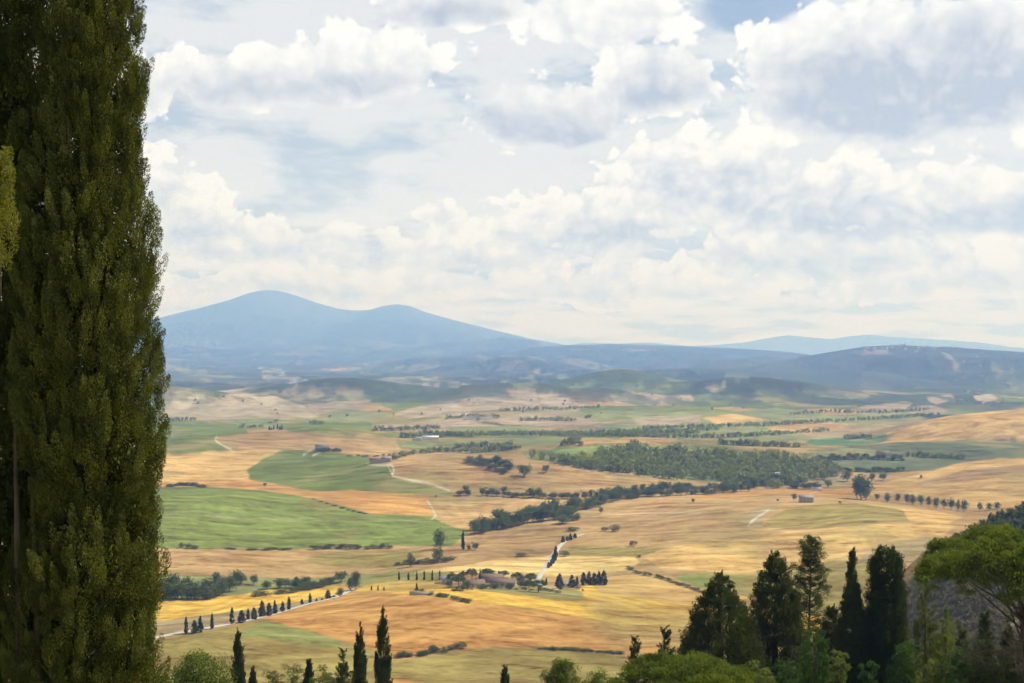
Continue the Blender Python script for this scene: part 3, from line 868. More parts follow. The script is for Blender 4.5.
def leaves(P, D, L, W, g):
    """Small pointed leaf faces at P along D; length L, width W (scalars or arrays)."""
    n = len(P)
    L, W = np.broadcast_to(L, (n,))[:, None], np.broadcast_to(W, (n,))[:, None]
    D = unit(D)
    S = unit(np.cross(D, rand_dirs(n, g)))
    N = np.cross(D, S)
    a = P - D * L * 0.5
    b = P + S * W * 0.5 + N * W * 0.15
    c = P + D * L * 0.5
    d = P - S * W * 0.5 + N * W * 0.15
    V = np.stack([a, b, c, d], 1).reshape(-1, 3)
    q = np.arange(4 * n).reshape(n, 4)
    return V, q


def leaf_mesh(name, P, D, L, W, mat, g):
    V, q = leaves(P, D, L, W, g)
    return mesh_np(name, V, q, mat)


def plumes(base, axis, length, width, per, g, tilt=0.45):
    """Flame-shaped sprays: leaf positions and directions for many plumes at once."""
    n = len(base)
    t = g.beta(1.5, 1.4, (n, per))
    w = np.sin(np.pi * np.clip(t * 0.86 + 0.10, 0, 1)) ** 0.75
    side = unit(g.normal(size=(n, per, 3)))
    side = unit(side - axis[:, None, :] * (side * axis[:, None, :]).sum(-1, keepdims=True))
    rad = (g.random((n, per)) ** 0.45) * w * width[:, None]
    P = base[:, None, :] + axis[:, None, :] * (t * length[:, None])[..., None] + side * rad[..., None]
    D = unit(axis[:, None, :] + side * tilt + 0.35 * g.normal(size=(n, per, 3)))
    return P.reshape(-1, 3), D.reshape(-1, 3)


def spire_points(h, prof, n, g, inner=0.5, lump=0.18, lumps=5.0):
    """Points in the outer shell of a tall crown: prof(t) is the radius at height t*h."""
    ts = np.linspace(0, 1, 200)
    cdf = np.cumsum(prof(ts) + 0.02); cdf /= cdf[-1]
    t = np.interp(g.random(n), cdf, ts)
    a = g.random(n) * 2 * np.pi
    k = 1 + lump * 2 * (fbm(a / (2 * np.pi) * lumps + 3, t * h * lumps / 5 + g.random() * 50, int(g.integers(99)), 3) - 0.5)
    rr = prof(t) * k * (inner + (1 - inner) * g.random(n) ** 0.5)
    return np.stack([rr * np.cos(a), rr * np.sin(a), t * h], 1), t, a


def cypress_mesh(name, h, r, mat, seed, n=260, per=40, plen=0.9, pw=0.2, L=0.16, W=0.06, out=0.25, prof=None, lump=0.22, inner=0.45, core=0):
    g = np.random.default_rng(seed)
    prof = prof or (lambda t: r * np.minimum(1, 0.35 + t * 4.5) * np.maximum(1 - t ** 2.1, 0) ** 0.85)
    B, t, a = spire_points(h, prof, n, g, inner, lump)
    o = np.stack([np.cos(a), np.sin(a), 0 * a], 1)
    ax = unit(UP + o * (out * (0.5 + g.random(n)))[:, None] + 0.12 * g.normal(size=(n, 3)))
    ln = plen * (0.6 + 0.8 * g.random(n)) * (0.55 + 0.45 * np.minimum(1, prof(t) / r + 0.15))
    wd = pw * (0.7 + 0.6 * g.random(n)) * (0.4 + 0.6 * np.minimum(1, prof(t) / r + 0.15))
    P, D = plumes(B - ax * ln[:, None] * 0.4, ax, ln, wd, per, g)
    m = len(P)
    Ls, Ws = L * (0.6 + 0.8 * g.random(m)), W * (0.7 + 0.6 * g.random(m))
    if core:                                             # large-leaved inner plumes added to block light through the crown
        Bc, tc_, ac = spire_points(h * 0.97, lambda t: prof(t) * 0.66, core, g, 0.25, lump)
        Pc, Dc = plumes(Bc, unit(UP + 0.2 * g.normal(size=(core, 3))), np.full(core, plen), np.full(core, pw * 1.5), 60, g)
        P, D = np.concatenate([P, Pc]), np.concatenate([D, Dc])
        Ls, Ws = np.concatenate([Ls, np.full(len(Pc), max(L * 2.4, 0.075))]), np.concatenate([Ws, np.full(len(Pc), max(W * 2.4, 0.04))])
    return leaf_mesh(name, P, D, Ls, Ws, mat, g)


def clump_leaves(cen, rad, per, g, up=0.3, squash=0.75, inward=0.55):
    """Leaf positions on the upper shells of round clumps."""
    n = len(cen)
    d = unit(g.normal(size=(n, per, 3)) + np.array([0, 0, up]))
    rr = rad[:, None] * (inward + (1 - inward) * g.random((n, per)) ** 0.6)
    P = cen[:, None, :] + d * rr[..., None] * np.array([1, 1, squash])
    D = unit(d + 0.8 * g.normal(size=(n, per, 3)))
    return P.reshape(-1, 3), D.reshape(-1, 3)


def limbs(mb, root, tips, r0, r1, g, sag=0.12, sides=5, n=6):
    for tip in tips:
        s = np.linspace(0, 1, n)[:, None]
        mid = (root + tip) / 2 + np.array([0, 0, -sag * np.linalg.norm(tip - root)]) + g.normal(size=3) * 0.05 * np.linalg.norm(tip - root)
        pts = (1 - s) ** 2 * root + 2 * s * (1 - s) * mid + s ** 2 * tip
        mb.tube(pts, np.linspace(r0, r1, n), sides)


def trunk_mb(h, r, g, bend=0.25, top=0.3):
    mb = MB()
    n = 9
    s = np.linspace(0, 1, n)
    pts = np.stack([bend * np.sin(s * 2.6 + g.random() * 6) * s, bend * np.sin(s * 2.1 + g.random() * 6) * s, s * h], 1)
    rad = r * (1 + 0.6 * np.exp(-s * 12)) * (1 - (1 - top) * s)
    mb.tube(pts, rad, 9)
    return mb, pts


def tree(name, loc, crown, label, cat, group=None, trunk=None, trunk_mat=None):
    o = link(name, None, None, loc)
    tag(o, label, cat, group)
    link('crown', crown, o)
    if trunk is not None: link('trunk', trunk, o)
    return o


def spot(u, Y):
    x = (u - U0) / F * Y
    return np.array([x, Y, ground_z(x, Y)])


def top_z(v, Y):
    return CAMZ + (HOR - v) / F * Y


# ---------------------------------------------------------------- the tall cypresses at the left edge
def big_cypresses():
    g = np.random.default_rng(5)
    # the dense one
    Y = 18.0
    p = spot(91, Y) - [0, 0, 0.3]
    H = 17.0
    prof = lambda t: np.interp(t, [0, 0.05, 0.2, 0.38, 0.55, 0.75, 0.9, 1.0], [0.7, 0.95, 1.04, 0.98, 0.86, 0.66, 0.5, 0.05])
    crown = cypress_mesh('crown', H, 1.0, M['cyp_near'], 21, n=2700, per=370, plen=0.50, pw=0.080, L=0.027, W=0.0135, out=0.24, prof=prof, lump=0.40, inner=0.72, core=2000)
    mb, pts = trunk_mb(H * 0.93, 0.15, g, 0.12, 0.2)
    for k in range(26):
        z = 1.0 + k * 0.55
        a = k * 2.4
        c = np.array([0, 0, z])
        limbs(mb, c, [c + np.array([math.cos(a) * 0.7, math.sin(a) * 0.7, 1.5])], 0.035, 0.012, g, 0.15)
    tree('cypress_tree', p, crown, 'huge dense dark cypress with a lit right rim, filling the left of the photo', 'tree', 'tall cypresses at the left edge',
         mb.mesh('trunk', M['bark'], True))
    # the looser one behind it, with bare stems showing
    Y = 18.6
    p = spot(-4, Y) - [0, 0, 0.3]
    prof2 = lambda t: np.interp(t, [0, 0.05, 0.2, 0.45, 0.7, 0.9, 1.0], [0.6, 0.95, 1.25, 1.22, 1.1, 0.8, 0.05])
    crown = cypress_mesh('crown', 17.5, 1.1, M['cyp_near'], 22, n=2200, per=220, plen=0.60, pw=0.09, L=0.032, W=0.015, out=0.30, prof=prof2, lump=0.30, inner=0.5, core=2200)
    mb, pts = trunk_mb(16.5, 0.16, g, 0.15, 0.25)
    o = tree('cypress_tree', p, crown, 'loose cypress with bare stems showing, cut by the left edge of the photo', 'tree', 'tall cypresses at the left edge',
             mb.mesh('trunk', M['bark'], True))
    for dx, dy, r in ((1.17, -1.2, 0.085), (0.90, -1.3, 0.075)):
        st = MB()
        s = np.linspace(0, 1, 9)
        st.tube(np.stack([dx * (1 - 0.35 * s) + 0.06 * np.sin(s * 5), dy + 0.9 * s ** 2, s * 9.5], 1), r * (1 - 0.85 * s), 8)
        st.build('stem', M['bark'], o, True)
    # a sunlit spray held out in front of the stems
    br = MB()
    root, tip = np.array([0.3, -0.6, 8.3]), np.array([1.47, -3.3, 9.35])
    limbs(br, root, [tip], 0.04, 0.015, g, 0.1)
    b = br.build('branch', M['bark'], o, True)
    n = 46
    base = tip + g.normal(size=(n, 3)) * np.array([0.05, 0.12, 0.28]) + [0, 0, 0.1]
    ax = unit(UP + 0.35 * g.normal(size=(n, 3)))
    P, D = plumes(base, ax, np.full(n, 0.42), np.full(n, 0.09), 200, g)
    lit = leaf_mat('sunlit_cypress_scales', (0.11, 0.120, 0.016), (0.27, 0.265, 0.038), 0.45, 2.0)  # sunlight on this spray is put into a brighter leaf colour
    link('spray', leaf_mesh('spray', P, D, 0.042, 0.016, lit, g), b)


big_cypresses()


# ---------------------------------------------------------------- trees on the slope below
def slope_cypress(u, v, Y, wpx, seed, label, group='cypresses on the slope below', mat='cyp', prof=None, out=0.2, lump=0.16, n=300, per=46, name='cypress_tree', cat='tree', pw=None):
    p = spot(u, Y)
    h = top_z(v, Y) - p[2]
    r = wpx / F * Y / 2
    k = Y / 110.0
    crown = cypress_mesh('crown', h * 0.97, r, M[mat], seed, n, per, 1.15 * k, pw or max(0.15 * k, r * 0.24), 0.20 * k, 0.075 * k, out,
                         (lambda t: r * prof(t)) if prof else None, lump, 0.4)
    mb, _ = trunk_mb(h * 0.85, max(0.09, r * 0.14), np.random.default_rng(seed), 0.08, 0.2)
    return tree(name, p, crown, label, cat, group, mb.mesh('trunk', M['bark'], True))


slope_cypress(238, 627, 112, 14, 31, 'slim cypress standing alone below the left end of the white road')
slope_cypress(309, 658, 116, 11, 32, 'small cypress tip showing above the yellow-green bushes')
slope_cypress(360, 620, 114, 15, 33, 'cypress with a second short tip on its left side, left of the tallest slope cypress')
slope_cypress(383, 606, 116, 18, 34, 'tallest slim cypress on the lower left slope')
slope_cypress(505, 667, 120, 9, 35, 'lone cypress tip poking up at the bottom centre')
slope_cypress(253, 667, 118, 8, 36, 'tiny cypress tip beside the slim cypress at bottom left')
conic = lambda t: (1 - t) ** 0.8 * np.minimum(1, 0.5 + 4 * t) * (0.85 + 0.3 * np.sin(t * 40) * (1 - t))
slope_cypress(343, 645, 108, 26, 37, 'feathery dark conifer with ragged side shoots, left of two slim cypresses', None, 'cedar', conic, 0.8, 0.4, 170, 46, 'conifer_tree', pw=0.28)
slope_cypress(635, 631, 122, 28, 38, 'smaller ragged conifer left of its twin, above the bright pine crown', 'ragged conifer pair', 'cedar', conic, 0.8, 0.4, 240, 50, 'conifer_tree', pw=0.3)
slope_cypress(665, 622, 122, 32, 39, 'larger ragged conifer right of its twin, above the bright pine crown', 'ragged conifer pair', 'cedar', conic, 0.8, 0.4, 260, 50, 'conifer_tree', pw=0.3)
bushy = lambda t: np.interp(t, [0, .1, .35, .6, .8, .92, 1], [.9, 1.0, .98, .72, .42, .22, .04])
slope_cypress(720, 570, 108, 96, 40, 'broad dark bushy cypress at the left end of the big tree group', 'big dark trees at lower right', 'cedar', bushy, 0.8, 0.30, 1700, 64, 'conifer_tree', pw=0.42)
tall = lambda t: np.interp(t, [0, .1, .4, .7, .88, 1], [.85, 1.0, .95, .68, .38, .05])
slope_cypress(775, 549, 116, 68, 41, 'tall dense dark conifer between the broad bushy cypress and the open pine', 'big dark trees at lower right', 'cedar', tall, 0.65, 0.28, 1500, 64, 'conifer_tree', pw=0.40)
nar = lambda t: np.interp(t, [0, .15, .5, .68, .8, 1], [1, 1, .92, .62, .36, .10])
slope_cypress(852, 546, 104, 31, 42, 'narrow dark cypress with a long thin tip, left of the blunt column', None, 'cyp', nar, 0.16, 0.14, 900, 60)
blunt = lambda t: np.interp(t, [0, .12, .5, .8, .93, 1], [.95, 1.0, 1.0, .92, .75, .35])
slope_cypress(886, 544, 104, 38, 43, 'stout dark cypress column with a blunt ragged top', None, 'cyp', blunt, 0.22, 0.20, 1200, 60)
slope_cypress(925, 568, 98, 36, 44, 'lighter olive conifer with a pointed top beside the umbrella pine', None, 'pine', lambda t: np.interp(t, [0, .2, .5, .8, 1], [1, .95, .72, .3, .04]), 0.5, 0.36, 330, 50, 'conifer_tree', pw=0.25)
slope_cypress(946, 604, 92, 30, 45, 'short yellow-green conifer just right of the lighter olive conifer', None, 'bush', lambda t: np.interp(t, [0, .3, .7, 1], [1, .9, .5, .05]), 0.5, 0.4, 260, 46, 'conifer_tree', pw=0.22)
slope_cypress(815, 628, 92, 27, 46, 'ivy covered column of bright green leaves between dark trees', None, 'ivy', lambda t: np.interp(t, [0, .5, .85, 1], [1, .95, .8, .4]), 0.6, 0.3, 300, 50, 'ivy_column', 'ivy', pw=0.2)
slope_cypress(987, 632, 78, 24, 47, 'young dark conifer under the umbrella pine', None, 'cedar', lambda t: (1 - t) ** 0.8 + 0.03, 0.8, 0.4, 200, 46, 'conifer_tree', pw=0.2)
slope_cypress(905, 622, 112, 30, 48, 'slender yellow-green tree between the blunt cypress and the olive conifer', None, 'bush', lambda t: np.interp(t, [0, .4, .8, 1], [1, .9, .5, .1]), 0.6, 0.4, 230, 46, 'broadleaf_tree', pw=0.24)


def open_pine(u, v, Y, wpx, seed, label):
    g = np.random.default_rng(seed)
    p = spot(u, Y)
    h = top_z(v, Y) - p[2]
    r = wpx / F * Y / 2
    mb, pts = trunk_mb(h * 0.96, 0.20, g, 0.3, 0.15)
    cen, rad = [], []
    for k in range(110):
        t = 0.22 + 0.76 * (k / 110)
        z = t * h
        a = k * 2.4 + g.random() * 0.8
        reach = r * (1.0 - max(0, t - 0.45) * 1.45) * (0.45 + 0.6 * g.random())
        i = np.interp(z, pts[:, 2], pts[:, 0]), np.interp(z, pts[:, 2], pts[:, 1])
        c0 = np.array([i[0], i[1], z])
        tip = c0 + np.array([math.cos(a) * reach, math.sin(a) * reach, 0.25 * reach + 0.2])
        limbs(mb, c0, [tip], 0.05, 0.015, g, 0.05)
        for s in (1.0, 0.72, 0.45):
            cen.append(c0 + (tip - c0) * s + g.normal(size=3) * 0.18)
            rad.append(0.56 * (0.7 + 0.6 * g.random()) * (0.6 + 0.4 * s))
    P, D = clump_leaves(np.array(cen), np.array(rad), 80, g, 0.35, 0.65, 0.2)
    crown = leaf_mesh('crown', P, D, 0.26, 0.06, M['pine'], g)
    tree('pine_tree', p, crown, label, 'tree', None, mb.mesh('trunk', M['bark_pine'], True))


open_pine(808, 536, 124, 76, 51, 'tall open pine with see-through lighter branches behind the dark conifers')


def umbrella_mesh(r, depth, seed, clumps, per, L, W, mat, crad=0.7):
    g = np.random.default_rng(seed)
    a = g.random(clumps) * 2 * np.pi
    q = np.sqrt(g.random(clumps))
    lump = 1 + 0.16 * np.sin(a * 3 + seed) + 0.1 * np.sin(a * 7 + 2 * seed)
    z = depth * (np.sqrt(np.maximum(1 - q ** 2.4, 0)) * 0.9) - depth * 0.42 * g.random(clumps) ** 1.2 * (1 - q ** 3)
    z += 0.34 * g.normal(size=clumps) * crad + (fbm(r * q * np.cos(a) / 1.3 + 9, r * q * np.sin(a) / 1.3 + 5, seed, 2) - 0.5) * depth * 0.55
    cen = np.stack([r * q * lump * np.cos(a), r * q * lump * np.sin(a), z], 1)
    rad = crad * (0.7 + 0.6 * g.random(clumps))
    P, D = clump_leaves(cen, rad, per, g, 0.7, 0.7, 0.25)
    D = unit(D + np.array([0, 0, 0.7]))
    m = len(P)
    return leaf_mesh('crown', P, D, L * (0.7 + 0.6 * g.random(m)), W, mat, g), cen


def umbrella_pine(u, v, Y, wpx, depth, seed, label, clumps, per, L, W, crad, lean=0.0, twigs=0):
    g = np.random.default_rng(seed + 900)
    p = spot(u, Y)
    r = wpx / F * Y / 2
    htop = top_z(v, Y) - p[2]
    crown, cen = umbrella_mesh(r, depth, seed, clumps, per, L, W, M['umbrella'], crad)
    o = link('umbrella_pine', None, None, p)
    tag(o, label, 'tree')
    c = link('crown', crown, o, (0, 0, htop - depth))
    hb = max(htop - depth * 1.9, 1.0)
    mb = MB()
    s = np.linspace(0, 1, 8)
    mb.tube(np.stack([0.25 * np.sin(s * 3), 0.2 * s, s * (hb + depth * 0.5)], 1), 0.26 * (1 - 0.45 * s), 9)
    top = np.array([0.03, 0.2, hb])
    pick = cen[g.choice(len(cen), 26, replace=False)] + [0, 0, htop - depth - 0.2]
    for k, tip in enumerate(pick):
        limbs(mb, top + [0, 0, depth * 0.5 * g.random() - 0.9 * (k % 3)], [tip], 0.07, 0.015, g, 0.10, 6, 7)
    mb.build('trunk', M['bark_pine'], o, True)
    if twigs:
        tw = MB()
        for k in range(twigs):
            a = g.random() * 2 * np.pi
            e = r * (0.35 + 0.6 * g.random())
            z0 = hb - 0.3 - 2.2 * g.random()
            root = np.array([0, 0.1, z0])
            tip = np.array([e * math.cos(a), e * math.sin(a), z0 + (g.random() - 0.25) * 1.5])
            limbs(tw, root, [tip], 0.030, 0.010, g, 0.08, 4, 6)
            for j in range(4):
                m = root + (tip - root) * (0.45 + 0.5 * g.random())
                limbs(tw, m, [m + rand_dirs(1, g)[0] * (0.5 + 0.6 * g.random())], 0.012, 0.006, g, 0.05, 3, 4)
        tw.build('twigs', M['dry'], o)
    return o


umbrella_pine(1024, 533, 74, 188, 3.3, 61, 'big umbrella pine with a broad bright crown and bare lower branches at the right edge', 1900, 100, 0.22, 0.055, 0.50, twigs=60)
umbrella_pine(690, 661, 62, 128, 1.5, 62, 'bright green umbrella pine crown at the bottom edge, below the ragged conifer pair', 360, 90, 0.20, 0.040, 0.42)


def bush(u, v, Y, wpx, seed, label, mat='bush', n=60, per=70, L=0.16, W=0.08, name='shrub', cat='shrub', group=None, squash=1.0):
    g = np.random.default_rng(seed)
    p = spot(u, Y)
    h = top_z(v, Y) - p[2]
    r = wpx / F * Y / 2
    d = rand_dirs(n, g)
    q = g.random(n) ** 0.4
    cen = np.stack([d[:, 0] * q * r * 0.8, d[:, 1] * q * r * 0.8, h * (0.56 + d[:, 2] * q * 0.40)], 1)
    cr = 0.28 * min(r, h) * (0.6 + 0.7 * g.random(n))
    P, D = clump_leaves(cen, np.minimum(cr, 0.8), per, g, 0.4, 0.85, 0.3)
    m = len(P)
    crown = leaf_mesh('foliage', P, D, L * (0.6 + 0.8 * g.random(m)), W, M[mat], g)
    o = link(name, None, None, p)
    tag(o, label, cat, group)
    link('foliage', crown, o)
    mb = MB()
    for k in range(5):
        limbs(mb, np.array([0.05 * k - 0.1, 0.0, 0.0]), [cen[k * 3] * [0.7, 0.7, 0.85]], 0.06, 0.015, g)
    mb.build('stem', M['bark'], o, True)
    return o


bush(200, 652, 84, 78, 71, 'large bright green shrub at the foot of the huge cypress', n=190, per=100)
bush(561, 657, 92, 46, 72, 'bright green rounded young pine at the bottom centre', 'umbrella', 120, 100, 0.2, 0.05)
bush(273, 665, 108, 34, 73, 'olive green bush right of the slim cypress at bottom left', 'scrub', 50, 60)
bush(293, 659, 128, 34, 74, 'greyish bush behind the small cypress tip', 'far_broad', 46, 60)
bush(322, 661, 112, 28, 75, 'yellow-green bush left of the feathery dark conifer', n=46, per=60)
bush(330, 673, 104, 26, 76, 'low brownish bush in front of the feathery conifer', 'scrub', 40, 60)
bush(600, 672, 88, 50, 77, 'low bright green bush between the rounded young pine and the umbrella pine crown', n=60, per=70)
bush(652, 655, 140, 40, 78, 'pale olive bush behind the ragged conifer pair', 'scrub', 50, 60)
bush(838, 640, 100, 30, 79, 'yellow-green bush between the ivy column and the narrow cypress', n=50, per=70)
bush(868, 652, 96, 26, 80, 'dark green bush at the foot of the narrow cypress and the blunt column', 'ivy', 40, 70)
bush(958, 640, 84, 40, 81, 'green bush below the short yellow-green conifer', 'ivy', 60, 80)
bush(1008, 652, 72, 52, 82, 'dark bush at the right edge below the umbrella pine', 'cedar', 60, 80)
bush(930, 655, 90, 34, 83, 'leafy yellow-green bush at the foot of the olive conifer', n=50, per=80)
bush(700, 655, 100, 46, 84, 'olive bush at the foot of the broad bushy cypress', 'scrub', 50, 60)
bush(758, 660, 98, 40, 85, 'yellow-green bush between the broad cypress and the tall dark conifer', n=50, per=60)
bush(790, 655, 100, 36, 86, 'dim green bush below the open pine', 'ivy', 50, 60)

slope_cypress(962, 622, 90, 34, 90, 'dark conifer standing under the left edge of the umbrella pine', 'dark trees under the umbrella pine', 'cedar', conic, 0.7, 0.3, 420, 56, 'conifer_tree', pw=0.26)
slope_cypress(1008, 616, 86, 40, 91, 'dark conifer at the right edge, half hidden behind the umbrella pine trunk', 'dark trees under the umbrella pine', 'cedar', conic, 0.7, 0.3, 480, 56, 'conifer_tree', pw=0.28)
slope_cypress(832, 604, 118, 40, 92, 'dark conifer low between the open pine and the narrow cypress', None, 'cedar', bushy, 0.8, 0.3, 700, 56, 'conifer_tree', pw=0.34)
slope_cypress(747, 612, 122, 44, 93, 'lower dark tree filling the gap between the broad bushy cypress and the tall conifer', None, 'cedar', bushy, 0.8, 0.3, 700, 56, 'conifer_tree', pw=0.34)
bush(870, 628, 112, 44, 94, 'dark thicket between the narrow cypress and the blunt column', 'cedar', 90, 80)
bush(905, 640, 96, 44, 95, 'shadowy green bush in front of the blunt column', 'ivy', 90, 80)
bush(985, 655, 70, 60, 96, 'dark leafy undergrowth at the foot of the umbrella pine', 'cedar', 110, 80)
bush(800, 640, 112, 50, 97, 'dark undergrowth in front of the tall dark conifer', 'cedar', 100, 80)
bush(950, 615, 104, 60, 98, 'dull olive scrub on the slope behind the short conifer', 'scrub', 90, 70)
bush(680, 640, 128, 30, 99, 'dark green bush left of the broad bushy cypress', 'cedar', 50, 70)

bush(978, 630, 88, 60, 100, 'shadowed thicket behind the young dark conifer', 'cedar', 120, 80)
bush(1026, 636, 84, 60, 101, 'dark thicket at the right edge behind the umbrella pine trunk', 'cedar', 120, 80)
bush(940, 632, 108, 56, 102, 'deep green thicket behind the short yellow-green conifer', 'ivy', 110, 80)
slope_cypress(1030, 596, 110, 46, 103, 'dark conifer cut by the right edge behind the umbrella pine', 'dark trees under the umbrella pine', 'cedar', conic, 0.7, 0.3, 480, 56, 'conifer_tree', pw=0.30)
slope_cypress(985, 604, 116, 40, 104, 'dark conifer behind the bare lower branches of the umbrella pine', 'dark trees under the umbrella pine', 'cedar', conic, 0.7, 0.3, 480, 56, 'conifer_tree', pw=0.30)

# ================================================================= trees out in the valley (unit height, shared meshes)
def far_broad(seed, n=24, per=24, spread=0.42, low=0.03, mat='far_broad'):
    g = np.random.default_rng(seed)
    d = rand_dirs(n, g)
    q = 0.35 + 0.65 * g.random(n)
    cen = np.stack([d[:, 0] * q * spread * 0.75, d[:, 1] * q * spread * 0.75, 0.5 * (1 + low) + d[:, 2] * q * 0.5 * (1 - low) * 0.72], 1)
    rad = 0.19 * (0.7 + 0.7 * g.random(n))
    P, D = clump_leaves(cen, rad, per, g, 0.3, 0.9, 0.4)
    m = len(P)
    V, qd = leaves(P, D, 0.085 * (0.7 + 0.7 * g.random(m)), 0.06, g)
    return mesh_np('crown', V, qd, M[mat])


def far_cypress(seed, fat=0.15, per=26, n=60):
    g = np.random.default_rng(seed)
    prof = lambda t: fat * np.minimum(1, 0.55 + t * 3) * np.maximum(1 - t ** 1.8, 0) ** 0.8
    B, t, a = spire_points(0.93, prof, n, g, 0.2, 0.12)
    ax = unit(UP + 0.12 * g.normal(size=(n, 3)))
    P, D = plumes(B - ax * 0.03, ax, np.full(n, 0.15), np.full(n, fat * 0.36), per, g)
    V, qd = leaves(P, D, 0.055, 0.034, g)
    return mesh_np('crown', V, qd, M['far_cyp'])


def far_umbrella(seed):
    g = np.random.default_rng(seed)
    n = 46
    a, q = g.random(n) * 2 * np.pi, np.sqrt(g.random(n))
    cen = np.stack([0.40 * q * np.cos(a), 0.40 * q * np.sin(a), 0.44 + 0.46 * np.sqrt(1 - q ** 2 * 0.95) * g.random(n) ** 0.5], 1)
    P, D = clump_leaves(cen, 0.14 * (0.7 + 0.6 * g.random(n)), 26, g, 0.5, 0.7, 0.3)
    V, qd = leaves(P, D, 0.075, 0.05, g)
    return mesh_np('crown', V, qd, M['far_broad'])


def far_trunk(h, r, seed, mat):
    g = np.random.default_rng(seed)
    mb, _ = trunk_mb(h, r, g, 0.02, 0.5)
    for k in range(3):
        a = 2.1 * k + g.random()
        limbs(mb, np.array([0, 0, h * 0.75]), [np.array([0.22 * math.cos(a), 0.22 * math.sin(a), h * 1.25])], r * 0.5, r * 0.25, g, 0.05, 4, 4)
    return mb.mesh('trunk', M[mat], True)


KIND = {
    'broad': ([far_broad(100 + i) for i in range(6)], [far_trunk(0.35, 0.028, 110 + i, 'bark') for i in range(2)], 0.84, 'broadleaf_tree'),
    'tall': ([far_broad(120 + i, 24, 26, 0.26, 0.06) for i in range(3)], [far_trunk(0.4, 0.022, 125, 'bark')], 0.52, 'broadleaf_tree'),
    'low': ([far_broad(130 + i, 26, 24, 0.62, 0.0, 'scrub') for i in range(5)], [], 1.25, 'shrub'),
    'cyp': ([far_cypress(140 + i) for i in range(5)], [far_trunk(0.5, 0.020, 145, 'bark')], 0.34, 'cypress_tree'),
    'fatcyp': ([far_cypress(150 + i, 0.24, 26, 80) for i in range(4)], [far_trunk(0.5, 0.022, 155, 'bark')], 0.52, 'cypress_tree'),
    'pine': ([far_umbrella(160 + i) for i in range(5)], [far_trunk(0.45, 0.030, 165, 'bark_pine')], 1.0, 'umbrella_pine'),
}
PROTO = {}


def plant(kind, p, h, w, label, group=None, parts=True):
    """A tree of the valley at p, h high and w wide: the first of each shape is built, later ones are copies."""
    crowns, trunks, w0, name = KIND[kind]
    i = int(rng.integers(len(crowns)))
    key = (kind, i, parts)
    if key not in PROTO:
        if parts and trunks:
            o = link(name, None)
            link('crown', crowns[i], o)
            link('trunk', trunks[i % len(trunks)], o)
        else:
            o = link(name, crowns[i])
        PROTO[key] = o
    else:
        o = copy_tree(PROTO[key])
    o.location = (float(p[0]), float(p[1]), float(p[2]) - 0.03 * h)
    s = w / w0
    o.scale = (s, s, h)
    o.rotation_euler = (0, 0, float(rng.random() * 6.28))
    if 'group' in o: del o['group']
    return tag(o, label, 'shrub' if name == 'shrub' else 'tree', group)


def plant_px(kind, u, vb, vt, wpx, label, group=None, parts=True):
    p = at(u, vb)
    k = p[1] / F
    return plant(kind, p, max((vb - vt) * k, 1.0), wpx * k, label, group, parts)


ORD = ['first', 'second', 'third', 'fourth', 'fifth', 'sixth', 'seventh', 'eighth', 'ninth', 'tenth', 'eleventh', 'twelfth', 'thirteenth',
       'fourteenth', 'fifteenth', 'sixteenth', 'seventeenth', 'eighteenth', 'nineteenth', 'twentieth', 'twenty-first', 'twenty-second']

# ---- the avenue along the white road
AVENUE = [(186, 635, 616.5, 4.6), (194.5, 635, 619, 7.5), (200.5, 634, 614.5, 6), (212, 630.5, 613, 4), (232, 625.5, 606, 5), (241.5, 624.5, 609, 9),
          (248, 621.5, 607, 4), (254, 621, 607, 7), (262, 618.5, 600, 8), (269, 617.5, 602, 7), (275, 615.5, 600, 5.5), (282.5, 613.5, 600.5, 5),
          (289, 611.5, 594.5, 4.2), (302, 606, 598.5, 3.6), (310, 604.5, 593, 4), (316.5, 603, 598, 2.6), (322, 602, 598, 2.6), (328, 600.5, 589.5, 7), (334, 599, 595, 4.5)]
for i, (u, vb, vt, w) in enumerate(AVENUE):
    fat = w / (vb - vt) > 0.42
    size = 'tall ' if vb - vt > 17 else ('tiny ' if vb - vt < 6 else '')
    plant_px('fatcyp' if fat else 'cyp', u, vb - 1.6, vt, w, f'{size}{"plump" if fat else "slim"} cypress, {ORD[i]} from the left along the white road',
             'cypresses along the white road')
plant_px('broad', 340, 598, 586, 9, 'round dark tree at the road bend, last before the poplar clump', 'trees at the road bend')
plant_px('tall', 356, 590, 568, 9, 'tall blue-green poplar where the white road meets the garden', 'trees at the road bend')
plant_px('tall', 351, 591, 575, 8, 'shorter poplar leaning on the tall blue-green poplar at the road bend', 'trees at the road bend')
for i, (u, vt) in enumerate(((371.5, 585), (378, 584.5), (384, 586))):
    plant_px('cyp', u, 590.5, vt, 1.8, f'tiny cypress in the golden field, {ORD[i]} of three from the road bend', 'three tiny cypresses in the golden field')
# ---- garden row by the farm
for i, (u, vt) in enumerate(((399, 571), (408.4, 571.5), (416.8, 571), (424.2, 570), (432.3, 570), (439.8, 569.5))):
    plant_px('cyp', u, 580.2, vt, 2.6, f'small cypress in the green garden, {ORD[i]} from the left in its row', 'garden cypresses west of the farm')
plant_px('cyp', 416.8, 590.8, 582.3, 2.6, 'small cypress beside the grey garden wall, below the garden row', None)
plant_px('cyp', 480, 583.5, 568.5, 3, 'slim cypress standing between the farmhouse roofs', None)
plant_px('cyp', 498.8, 577.5, 570.2, 2.4, 'slim cypress behind the middle farmhouse roof', None)
plant_px('cyp', 546.3, 585, 577, 2.6, 'slim cypress at the right end of the farm pines', None)
